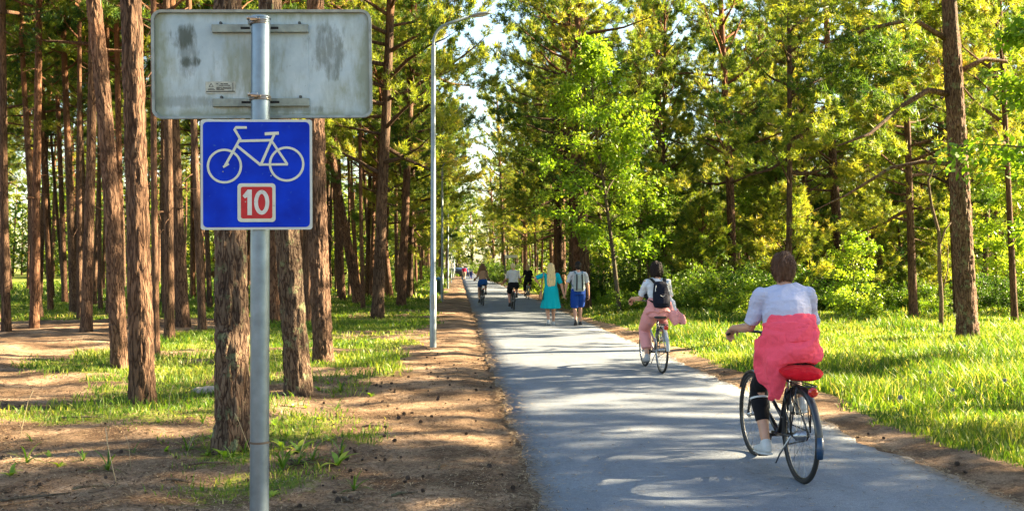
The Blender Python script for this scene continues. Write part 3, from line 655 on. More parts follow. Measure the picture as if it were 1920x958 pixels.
for (x, y, i, s, lab) in [(4.7, 35, 0, 1.2, 'big bushy pine whose boughs hang over the path above the couple'), (5.2, 41, 1, 1.15, 'second bushy pine overhanging the path on the right'), (5.4, 50, 0, 1.2, 'third bushy pine overhanging the path on the right'),
        (-2.5, 30, 0, 1.25, 'bushy pine overhanging the dirt verge behind the nearest lamp post'), (-2.3, 39, 1, 1.25, 'bushy pine beside the second lamp post'), (-2.8, 52, 2, 1.2, 'bushy pine beside the third lamp post'),
        (6.0, 58, 2, 1.1, 'fourth bushy pine overhanging the path on the right'), (5.2, 74, 0, 1.1, 'fifth bushy pine overhanging the path on the right'), (4.5, 92, 1, 1.2, 'sixth bushy pine overhanging the path on the right'),
        (-2.6, 50, 1, 1.05, 'bushy pine just behind the second lamp post'), (-1.6, 84, 2, 1.25, 'bushy pine between the third and fourth lamp posts'), (4.6, 125, 0, 1.1, 'far bushy pine at the right edge of the path end'), (-1.4, 118, 1, 1.1, 'far bushy pine at the left edge of the path end')]:
    o = place_tree('branchy', i, x, y, s, .36, R(-2 if x > 0 else 2), x+y); tag(o, lab, 'tree')
fill(34, ['bush'], (7, 34), (28, 62), .8, 'leafy shrub under the pines of the right wood', 'shrubs under the pines of the right wood', cond=lambda x, y: inview(x, y) and x > 5.5+.07*y, girth=None)
fill(14, ['young'], (8, 30), (26, 60), .8, 'bushy young pine in the understorey on the right', 'young pines in the understorey', cond=lambda x, y: inview(x, y) and x > 6.5+.07*y, girth=None)
# young growth on the right
for (kd, ix, px, py, s, sp, ln, lab) in [
 ('broad', 0, 1162, 592, 1.0, 1.0, -.05, 'tall light green broadleaf tree leaning left over the path'),
 ('broad', 1, 1215, 575, 1.05, 2.0, .02, 'broadleaf tree right behind the leaning light green one'),
 ('broad', 2, 1432, 572, 1.25, .5, 0, 'bright green young maple behind the near cyclist'),
 ('broad', 2, 1600, 588, .72, 3.0, 0, 'bright elder sapling right of the near cyclist'),
 ('broad', 1, 1900, 600, .9, 3.4, -.03, 'bright broadleaf sapling at the right picture edge'),
 ('broad', 1, 1500, 560, .8, 4.0, -.03, 'thin leafy sapling above the near cyclist'),
 ('broad', 2, 1110, 560, 1.1, 1.2, 0, 'leafy sapling beside the man with the grey backpack'),
 ('broad', 2, 1330, 578, .9, 5.2, 0, 'low leafy sapling between the two near cyclists'),
 ('young', 0, 1760, 575, .95, 1, 0, 'young pine left of the stout trunk'),
 ('young', 0, 1690, 560, 1.1, 2, 0, 'young pine behind the slim straight trunk'),
 ('young', 1, 1545, 565, 1.2, 3, 0, 'yellowish young pine right above the near cyclist'),
 ('young', 0, 1870, 570, 1.1, 4, 0, 'young pine right of the stout trunk'),
 ('young', 1, 1300, 560, 1.2, 5, 0, 'young pine in the thicket right of the backpack cyclist')]:
    p = G(px, py); o = place_tree(kd, ix, p.x, p.y, s, None, ln, sp); tag(o, lab, 'tree')
o = place_tree('broad', 1, 10.35, 15.2, 1.15, None, 0, 1.5); tag(o, 'leafy bough tree reaching in at the upper right corner', 'tree')
for i, (px, py, s, ix) in enumerate([(1100, 566, .8, 0), (1128, 572, .95, 1), (1150, 580, .7, 2), (1185, 590, .85, 0), (1275, 590, .9, 0), (1300, 596, .7, 1), (1335, 592, 1.0, 1),
        (1365, 598, .8, 0), (1400, 595, .9, 1), (1600, 600, .95, 2), (1650, 585, .8, 0), (1250, 570, 1.1, 1), (1480, 575, 1.1, 0), (1540, 580, 1.0, 1), (1745, 590, .55, 2), (1440, 585, .8, 2),
        (1010, 545, .8, 0), (985, 540, .8, 1), (1700, 572, .9, 0), (1880, 590, .8, 1), (1820, 585, .7, 0), (940, 532, 1.2, 1), (965, 533, 1.4, 0), (915, 526, 1.5, 1)]):
    p = G(px, py); o = place_tree('bush', ix, p.x, p.y, s, None, 0, i*1.3); tag(o, 'dense green shrub right of the path, '+ORD[i]+' of a loose row of shrubs', 'shrub', 'shrubs along the right edge of the wood')
for i, (px, py, s) in enumerate([(770, 545, .7), (720, 535, .9), (690, 532, .8), (600, 540, .8), (790, 535, 1.1), (835, 522, 1.4)]):
    p = G(px, py); o = place_tree('bush', i, p.x, p.y, s, None, 0, i*2.3); tag(o, 'low green shrub left of the lamp row, '+ORD[i]+' of the few there', 'shrub', 'low shrubs left of the lamp row')
# thin crooked sapling left of the stout trunk
p = G(1764, 622); sap = MB(); pts = [(0, 0, -.1), (.02, 0, .8), (-.03, 0, 1.6), (-.02, .02, 2.4), (-.22, 0, 3.1), (-.30, 0, 3.7), (-.12, 0, 4.1), (0, 0, 4.15)]
sap.tube(pts, [.06, .052, .048, .042, .035, .03, .02, .01], 8); sap.tube([(-.03, 0, 2.1), (.12, 0, 2.5), (.34, 0, 2.75)], [.028, .022, .01], 6); sap.tube([(.02, 0, .9), (.18, 0, 1.5), (.2, 0, 2.1)], [.02, .015, .006], 5)
o = sap.build('bare_sapling', M_TWIG, None, True); o.location = (p.x, p.y, gz(p.x, p.y)); tag(o, 'thin crooked bare sapling standing left of the stout trunk', 'sapling')
# pines just outside the frame on the sunny side, whose crowns dapple the path
for i, (x, y, kd, s) in enumerate([(13.2, 6.1, 'branchy', 1), (12.2, 7.8, 'branchy', .9), (14.2, 9.8, 'branchy', 1), (16.5, 8.6, 'branchy', 1), (17, 7.2, 'tall', .95), (21, 13.0, 'tall', 1), (12.5, 3.2, 'tall', 1), (19.5, 9.4, 'branchy', 1), (16, 4.2, 'tall', .9), (24, 6.5, 'branchy', 1), (23, 17.0, 'tall', 1)]):
    o = place_tree(kd, i, x, y, s, None, R(1), i*1.7); tag(o, 'pine of the right wood shading the near path, '+ORD[i]+' of those', 'tree', 'pines shading the near path')
# far-off wood beyond the countable trees
rg = np.random.default_rng(77); C = []; D = []; mb = MB()
for i in range(560):
    side = rg.uniform(0, 1); a = rg.uniform(-.78, .82) ; y = rg.uniform(128, 215); x = a*y
    if abs(x-2) < 6 and y < 188: continue
    H = rg.uniform(12, 17); z0 = rg.uniform(.0, 2.5) ; mb.tube([(x, y, -.2), (x+rg.normal(0, .3), y, H)], [.2, .06], 5)
    n = 150; t = rg.uniform(0, 1, n); rr_ = (1-t)**.6*3.0*np.sqrt(rg.uniform(.1, 1, n))+.3; an = rg.uniform(0, 6.28, n)
    C.append(np.stack([x+np.cos(an)*rr_, y+np.sin(an)*rr_, z0+(H-z0)*t], -1)); D.append(np.stack([np.cos(an), np.sin(an), np.full(n, .4)], -1))
C = np.concatenate(C); D = unit(np.concatenate(D))
far = poly_mesh('far_woods', needle_tufts(C, D, 7, .75, .26, rg), 3, M_NEEDLE, None, np.clip(np.repeat(rg.normal(.45, .17, len(C)), 7), 0, 1)); tag(far, 'far-off green wood behind all the pines', kind='stuff')
ft = mb.build('far_woods_trunks', M_BARK, None, True); tag(ft, 'far-off mass of pine trunks at the back of the wood', kind='stuff')

# ------------------------------------------------------------------ sign post
GALV = plain('galvanised_steel', (.25, .33, .42), .42, .8, .16, 22, .15, .002)
D0 = 3.6
def SP(px, py, d=D0):                                       # point on the vertical plane y = d
    r = ray(px, py); t = d/r.y; return Vector((0, 0, 1.6))+r*t
base = SP(487, 700); post = empty('sign_post', (base.x, D0, gz(base.x, D0))); z0 = post.location.z
tag(post, 'round galvanised steel pole that carries the bicycle route sign', 'sign post')
topz = SP(487, 34).z-z0
mb = MB(); mb.cyl((0, 0, -.3), (0, 0, topz), .0345, 32); mb.build('pole', GALV, post, 'auto')
mb = MB(); mb.tube([(0, 0, topz-.004), (0, 0, topz+.002), (0, 0, topz+.008)], [.037, .037, .024], 32); mb.build('cap', GALV, post, 'auto')
seam = SP(487, 828).z-z0; mb = MB(); mb.tube([(0, 0, seam-.004), (0, 0, seam+.004)], .0362, 32); mb.build('joint_ring', plain('rusty_joint', (.16, .12, .09), .8), post, 'auto')
# upper panel seen from behind: x 293..693, y 20..223 ; it hangs on the far side of the pole
def rrect(w, h, r, n=6):
    p = []
    for cx, cz, a0 in ((w/2-r, h/2-r, 0), (-w/2+r, h/2-r, 90), (-w/2+r, -h/2+r, 180), (w/2-r, -h/2+r, 270)):
        for i in range(n+1): a = R(a0+90*i/n); p.append((cx+r*math.cos(a), cz+r*math.sin(a)))
    return p
dp = D0+.085; c1 = SP(493, 121.5, dp); Wp = 400*dp/1800*1.0; Hp = 199*dp/1800
panel = empty('sign_panel', (c1.x, dp, c1.z), (0, R(-.9), 0)); panel.name = 'back_facing_sign'; tag(panel, 'large weathered grey sign panel seen from its back, stained with algae', 'road sign')
m, nt, b = newmat('weathered_panel'); v = coords(nt); L = nt.links.new
n1 = noise_n(nt, v, 3.5, 5, .6); n2 = noise_n(nt, coords(nt, (1, 1, .3)), 20, 5, .7); n3 = noise_n(nt, v, 55, 3, .7)
c = ramp(nt, n1, [(.3, (.18, .25, .29)), (.55, (.34, .41, .45)), (.75, (.50, .56, .58))]).outputs[0]
sx = nt.nodes.new('ShaderNodeSeparateXYZ'); L(v, sx.inputs[0])
def blob(cx, cz, rx, rz):
    a = math_(nt, 'DIVIDE', math_(nt, 'SUBTRACT', sx.outputs[0], cx), rx); b2 = math_(nt, 'DIVIDE', math_(nt, 'SUBTRACT', sx.outputs[2], cz), rz)
    return math_(nt, 'SUBTRACT', 1.0, math_(nt, 'ADD', math_(nt, 'MULTIPLY', a, a), math_(nt, 'MULTIPLY', b2, b2)))
def stain(c, f, col, lo, hi, amt): return mixc(nt, math_(nt, 'MULTIPLY', ramp(nt, f, [(lo, (0, 0, 0)), (hi, (1, 1, 1))]).outputs[0], amt), c, col)
green = math_(nt, 'ADD', math_(nt, 'MULTIPLY', n1, .6), math_(nt, 'MULTIPLY', n2, .4))
edge = math_(nt, 'MAXIMUM', math_(nt, 'DIVIDE', math_(nt, 'ABSOLUTE', sx.outputs[0]), Wp/2), math_(nt, 'DIVIDE', math_(nt, 'ABSOLUTE', sx.outputs[2]), Hp/2))
c = stain(c, math_(nt, 'ADD', green, math_(nt, 'MULTIPLY', math_(nt, 'POWER', edge, 8), .22)), (.10, .12, .05), .49, .66, .75)
c = stain(c, math_(nt, 'ADD', math_(nt, 'MULTIPLY', blob(-.05, .0, .15, .17), .35), math_(nt, 'MULTIPLY', n2, .6)), (.14, .16, .08), .42, .62, .6)
for (cx, cz, rx, rz, am) in ((-.29, .105, .075, .06, .9), (-.275, .01, .05, .03, .9), (-.28, .04, .05, .13, .55), (.25, .06, .09, .13, .6), (-.3, -.14, .16, .03, .35), (.08, -.17, .22, .02, .4)):
    c = stain(c, math_(nt, 'ADD', math_(nt, 'MULTIPLY', math_(nt, 'MAXIMUM', blob(cx, cz, rx, rz), -1.0), .3), math_(nt, 'MULTIPLY', n2, .75)), (.03, .04, .026), .47, .62, am)
c = stain(c, n3, (.12, .13, .09), .66, .74, .5)
L(c, b.inputs['Base Color']); b.inputs['Roughness'].default_value = .55; b.inputs['Metallic'].default_value = .0; bump(nt, b, n2, .15, .002); M_PANEL = m
mb = MB(); mb.prism(rrect(Wp, Hp, .035), 0, .0025); mb.build('back_plate', M_PANEL, panel, False)
rim = MB(); out = rrect(Wp+.004, Hp+.004, .037, 8); inn = rrect(Wp-.016, Hp-.016, .029, 8); n = len(out)
vs = [(x, -.0125, z) for x, z in inn]+[(x, -.014, z) for x, z in out]+[(x, .004, z) for x, z in out]+[(x, -.001, z) for x, z in inn]
rim.add(vs, [((i), (i+1) % n, n+(i+1) % n, n+i) for i in range(n)]+[(n+i, n+(i+1) % n, 2*n+(i+1) % n, 2*n+i) for i in range(n)]+[(3*n+i, 3*n+(i+1) % n, (i+1) % n, i) for i in range(n)])
rim.build('rim', plain('rim_grey', (.36, .4, .38), .5, .3, .3, 25), panel, 'auto')
ppx = dp/1800
def pl(px, py): return Vector(((px-493)*ppx, 0, -(py-121.5)*ppx))
RAIL = plain('rail_grey', (.33, .38, .34), .6, .1, .3, 30, .2)
for (ry, bx) in ((54, 0), (191, 0)):
    a = pl(402, ry+2); z = a.z; rl = MB(); x0 = pl(402, 0).x; x1_ = pl(578, 0).x; hh = .017
    rl.box(((x0+x1_)/2, -.016, z), (x1_-x0, .006, .030), bev=.0015); rl.box(((x0+x1_)/2, -.008, z+.013), (x1_-x0, .014, .003)); rl.box(((x0+x1_)/2, -.008, z-.013), (x1_-x0, .014, .003))
    rail = rl.build('rail', RAIL, panel)
    for (sa, sb) in ((455, 472), (502, 524)): sl_ = MB(); p0 = pl(sa, 0).x; p1 = pl(sb, 0).x; sl_.box(((p0+p1)/2, -.0192, z), (p1-p0, .001, .009)); sl_.build('slot', plain('slot_black', (.01, .01, .01), .9), rail)
    for bxp in (418, 562):
        bt = MB(); q = pl(bxp, 0).x; bt.tube([(q, -.006, z+.021), (q, -.014, z+.021)], .006, 6); bt.tube([(q, -.014, z+.021), (q, -.017, z+.021)], .004, 12); bt.build('bolt', plain('bolt_dark', (.1, .11, .11), .5, .6), panel)
    # band clamp round the pole with screw
    cl = MB(); cxl = SP(487, 100, D0).x-c1.x; cyl = D0-dp; ring = [(cxl+.037*math.cos(t), cyl+.037*math.sin(t), z+.003) for t in [i*math.pi/12 for i in range(24)]]
    for dz in (-.006, 0, .006): cl.tube([(x, y, zz+dz) for x, y, zz in ring], .0032, 6, closed=True)
    cl.box((cxl-.012, cyl-.043, z+.008), (.026, .012, .016), bev=.003); cl.tube([(cxl-.03, cyl-.045, z+.010), (cxl+.012, cyl-.047, z+.006)], .005, 8); cl.tube([(cxl-.034, cyl-.045, z+.0105), (cxl-.029, cyl-.045, z+.0098)], .009, 10)
    cl.build('band_clamp', plain('clamp_steel', (.62, .6, .55), .3, .9), panel, 'auto')
# reinforcing sheet between the rails
for (zz) in (77, 0):
    pass
rs = MB(); a = pl(405, 73); q = pl(577, 213); rs.box(((a.x+q.x)/2, -.001, (a.z+q.z)/2), (q.x-a.x, .0016, a.z-q.z)); rs.build('backing_sheet', M_PANEL, panel)
# maker's sticker: triangle mark and rows of tiny print
a = pl(388, 153); q = pl(443, 175); cx = (a.x+q.x)/2; cz = (a.z+q.z)/2; w_ = q.x-a.x; h_ = a.z-q.z
st = MB(); st.box((cx, -.0035, cz), (w_, .001, h_)); stk = st.build('sticker', plain('sticker_paper', (.55, .58, .5), .6, 0, .2, 80), panel)
ink = plain('sticker_ink', (.03, .035, .04), .7); pr = MB(); yk = -.0044
def tinybar(x0, x1, z, t): pr.box((cx-w_/2+(x0+x1)/2*w_, yk, cz-h_/2+z*h_), ((x1-x0)*w_, .0006, t*h_))
for (xa, xb, z, t) in ((.36, .42, .8, .06), (.5, .58, .8, .07), (.6, .75, .8, .07), (.46, .6, .67, .06), (.62, .82, .67, .06), (.36, .55, .5, .06), (.57, .86, .5, .06), (.36, .48, .4, .06), (.5, .86, .4, .05), (.36, .62, .3, .06), (.1, .28, .38, .05), (.08, .32, .29, .05)): tinybar(xa, xb, z, t)
tinybar(.02, .97, .16, .08); tinybar(.9, .92, .5, .75)
tri = [(.12, .55), (.26, .55), (.19, .85), (.12, .55)]
for i in range(3):
    p0 = Vector((cx-w_/2+tri[i][0]*w_, yk, cz-h_/2+tri[i][1]*h_)); p1 = Vector((cx-w_/2+tri[i+1][0]*w_, yk, cz-h_/2+tri[i+1][1]*h_)); pr.tube([p0, p1], .0009, 4)
pr.build('print', ink, stk)
# blue bicycle route sign on the near side of the pole
df = D0-.045; K = .000939*df/D0; cb = SP(481, 327.5, df)
bs = empty('route_sign', (cb.x, df, cb.z), (0, R(-.35), 0)); tag(bs, 'square blue sign with a white bicycle and a red number 10', 'cycle sign')
S2 = 204*df/1800
mb = MB(); mb.prism(rrect(S2, S2, .010), 0, .003); mb.build('plate', plain('sign_white', (.66, .72, .70), .4, 0, .08, 20), bs)
m, nt, b = newmat('sign_blue'); v = coords(nt); L = nt.links.new; n1 = noise_n(nt, v, 9, 4); n2 = noise_n(nt, v, 70, 3, .7)
c = ramp(nt, n1, [(.3, (.0, .014, .27)), (.7, (.0, .03, .45))]).outputs[0]
c = mixc(nt, math_(nt, 'MULTIPLY', ramp(nt, n2, [(.64, (0, 0, 0)), (.72, (1, 1, 1))]).outputs[0], .45), c, (.05, .13, .22)); L(c, b.inputs['Base Color']); b.inputs['Roughness'].default_value = .6; b.inputs['Specular IOR Level'].default_value = .12
mb = MB(); mb.prism(rrect(S2-.018, S2-.018, .016), -.0015, -.0001); mb.build('blue_face', m, bs)
WH = plain('sign_cream', (.76, .8, .68), .45, 0, .06, 40)
def q2(x, y): return ((x-429)*K, -(y-697)*K)
def stroke(mb, pts, w, y0=-.0032, y1=-.0016, closed=False):
    P = [Vector(q2(*p)) for p in pts]; n = len(P); Lf = []; Rt = []
    for i in range(n):
        a = P[(i-1) % n] if (closed or i) else P[i]; c = P[(i+1) % n] if (closed or i < n-1) else P[i]; t = (c-a).normalized(); nn = Vector((-t.y, t.x))*w*K/2
        if i and i < n-1 and not closed:
            d1 = (P[i]-P[i-1]).normalized(); d2 = (P[i+1]-P[i]).normalized(); co = max(.5, math.cos(d1.angle(d2)/2)); nn = nn/co
        Lf.append(P[i]+nn); Rt.append(P[i]-nn)
    vs = [(p.x, y0, p.y) for p in Lf+Rt]+[(p.x, y1, p.y) for p in Lf+Rt]; f = []
    for i in range(n if closed else n-1):
        j = (i+1) % n; f += [(i, j, n+j, n+i), (i, 2*n+i, 2*n+j, j), (n+i, n+j, 3*n+j, 3*n+i)]
    if not closed: f += [(0, n, 3*n, 2*n), (n-1, 3*n-1, 4*n-1, 2*n-1)]
    mb.add(vs, f)
bk = MB(); lay = [0]
def S_(pts, w, closed=False): lay[0] += 1; stroke(bk, pts, w, -.0032-.00008*lay[0], -.0016, closed)
circ = lambda cx, cy, r, ry=None, n=40: [(cx+r*math.cos(2*math.pi*i/n), cy+(ry or r)*math.sin(2*math.pi*i/n)) for i in range(n)]
S_(circ(305, 664, 64), 9, True); S_(circ(547, 656, 65), 9, True)
S_([(306, 665), (352, 582), (366, 556), (352, 532), (345, 520), (350, 512), (392, 512)], 9.5); S_([(300, 668), (322, 655)], 8)
S_([(363, 565), (490, 562)], 10); S_([(354, 584), (446, 660)], 10); S_([(500, 537), (446, 660)], 10); S_([(442, 658), (552, 657)], 9); S_([(487, 562), (550, 657)], 9); S_([(462, 537), (517, 534)], 12)
bk.build('bicycle_symbol', WH, bs)
mb = MB(); cx, cz = q2(429.5, 808); mb.prism([(x+cx, z+cz) for x, z in rrect(148*K, 152*K, 14*K)], -.0040, -.0016); nb = mb.build('number_panel', WH, bs)
mb = MB(); cx, cz = q2(430, 808); mb.prism([(x+cx, z+cz) for x, z in rrect(122*K, 125*K, 8*K)], -.0047, -.0038); mb.build('red_field', plain('sign_red', (.62, .006, .012), .7, 0, .12, 40), nb)
dg_ = MB(); stroke(dg_, [(380, 786), (404, 766), (404, 768)], 13, -.0056, -.0045); stroke(dg_, [(403, 757), (403, 857)], 17, -.0058, -.0045); stroke(dg_, circ(450, 807, 22, 41), 15, -.0058, -.0045, True); dg_.build('digits', plain('digit_white', (.8, .82, .78), .45), nb)
bl = MB()
for (x, y) in ((300, 686), (487, 702), (422, 805), (387, 805), (497, 820), (452, 762)): a, c = q2(x, y); bl.tube([(a, -.004, c), (a, -.0068, c)], [.0028, .0018], 8)
bl.build('rivets', plain('rivet_grey', (.45, .5, .5), .35, .8), bs)

# ------------------------------------------------------------------ street lamps
def make_lamp():
    root = empty('street_lamp'); mb = MB(); mb.tube([(0, 0, -.2), (0, 0, 1.3), (0, 0, 1.32), (0, 0, 5.95)], [.068, .066, .055, .044], 16); mb.build('pole', plain('lamp_galvanised', (.33, .38, .41), .45, .7, .12, 8), root, 'auto')
    mb = MB(); arc = [(0, 0, 5.9)]+[(.38-.38*math.cos(R(a)), 0, 6.0+.42*math.sin(R(a))) for a in range(0, 75, 12)]+[(.72, 0, 6.55)]; mb.tube(arc, .03, 10); mb.build('arm', MATS['lamp_galvanised'], root, True)
    hd = MB(); rot = Matrix.Rotation(R(-10), 3, 'Y'); hd.ell((.93, 0, 6.60), (.22, .09, .04), rot); h = hd.build('lamp_head', plain('lamp_head_grey', (.35, .37, .38), .45, .4), root, True)
    ln = MB(); ln.ell((.95, 0, 6.588), (.15, .07, .035), rot); ln.build('lens', plain('lamp_glass', (.6, .62, .6), .2), h, True)
    dr = MB(); dr.box((0, -.058, .9), (.075, .018, .3), bev=.004); dr.build('access_door', plain('lamp_door', (.38, .42, .43), .5, .5), root); return root
lamp = make_lamp()
for i, (px, py) in enumerate([(812, 652), (829, 566), (840, 541.7), (846, 530.6), (849.5, 524.4), (852, 520.2)]):
    o = lamp if i == 0 else copy_tree(lamp); p = G(px, py); o.location = (p.x, p.y, gz(p.x, p.y)); s = 1.0
    tag(o, ['tall galvanised street lamp nearest the viewer, beside the dirt verge', 'second street lamp along the path, next to the litter bin', 'third street lamp along the path', 'fourth street lamp along the path', 'fifth street lamp along the path', 'farthest street lamp of the row'][i], 'street lamp', 'street lamps along the path')
# litter bin, direction sign
p = G(823, 552); root = empty('litter_bin', (p.x-.05, p.y, gz(p.x, p.y))); tag(root, 'dark green litter bin with a blue lid by the second lamp', 'litter bin')
mb = MB(); mb.tube([(0, 0, .12), (0, 0, .2), (0, 0, .78)], [.18, .2, .24], 20); mb.build('body', plain('bin_green', (.02, .09, .06), .5), root, 'auto')
mb = MB(); mb.tube([(0, 0, .80), (0, 0, .86), (0, 0, .95), (0, 0, .98)], [.27, .27, .2, .08], 20); mb.build('lid', plain('bin_blue', (.03, .2, .42), .4), root, 'auto')
mb = MB(); mb.cyl((0, .22, -.1), (0, .22, 1.05), .03, 10); mb.build('stand', GALV, root, 'auto')
yS = 80; xs_ = GX(947, yS).x; root = empty('direction_sign', (xs_, yS, gz(xs_, yS))); tag(root, 'white board on a dark post at the path junction far ahead', 'road sign')
mb = MB(); mb.cyl((0, 0, -.2), (0, 0, 2.6), .06, 10); mb.build('post', plain('dark_post', (.05, .055, .06), .6), root, 'auto')
mb = MB(); mb.box((.5, -.08, 2.48), (1.05, .03, .24), bev=.01); mb.build('board', plain('board_white', (.78, .8, .8), .5), root)
# parked cars far ahead
def make_car(name, px, py, col, label):
    p = G(px, py); root = empty(name, (p.x, p.y, gz(p.x, p.y)+.02), (0, 0, R(8))); tag(root, label, 'car')
    prof = [(-.82, .35), (-.86, .8), (-.72, .95), (-.62, 1.38), (-.5, 1.46), (.5, 1.46), (.62, 1.38), (.72, .95), (.86, .8), (.82, .35), (.7, .25), (-.7, .25)]
    mb = MB(); st_ = [(-2.05, .86, .55), (-1.95, .97, .75), (-1.3, 1, 1), (.4, 1, 1), (1.0, 1, .7), (1.9, .97, .62), (2.05, .88, .5)]; n = len(prof); vs = []
    for (y, sx_, sz_) in st_: vs += [(x*sx_, y, .25+(z-.25)*sz_) for x, z in prof]
    mb.add(vs, [(i*n+k, i*n+(k+1) % n, (i+1)*n+(k+1) % n, (i+1)*n+k) for i in range(len(st_)-1) for k in range(n)]+[tuple(range(n)), tuple(range(len(vs)-1, len(vs)-n-1, -1))])
    mb.build('body', plain(name+'_paint'+label[:4], col, .3, .2, .03, 3, coat=.5), root, 'auto')
    g = MB(); g.box((0, -1.72, 1.12), (1.15, .05, .36), Matrix.Rotation(R(-28), 3, 'X'), bev=.02); g.build('rear_window', plain('car_glass', (.02, .025, .03), .08), root)
    for sx_ in (-1, 1):
        t = MB(); t.box((sx_*.68, -2.0, .72), (.24, .08, .14), bev=.02); t.build('tail_light', plain('tail_red', (.5, .01, .01), .3), root)
        w_ = MB(); w_.box((sx_*.73, -.4, 1.14), (.04, 2.0, .3), bev=.015); w_.build('side_window', MATS['car_glass'], root)
        for yy in (-1.25, 1.3):
            w2 = MB(); w2.tube([(sx_*.62, yy, .32), (sx_*.66, yy, .32), (sx_*.84, yy, .32), (sx_*.86, yy, .32)], [.24, .32, .32, .2], 24); w2.build('wheel', plain('tyre_black', (.02, .02, .02), .8), root, 'auto')
make_car('parked_car', 856, 518.6, (.02, .025, .035), 'dark car parked at the far end of the path, left of the blue one')
make_car('parked_car', 867.5, 518.0, (.02, .1, .4), 'blue car parked at the far end of the path')

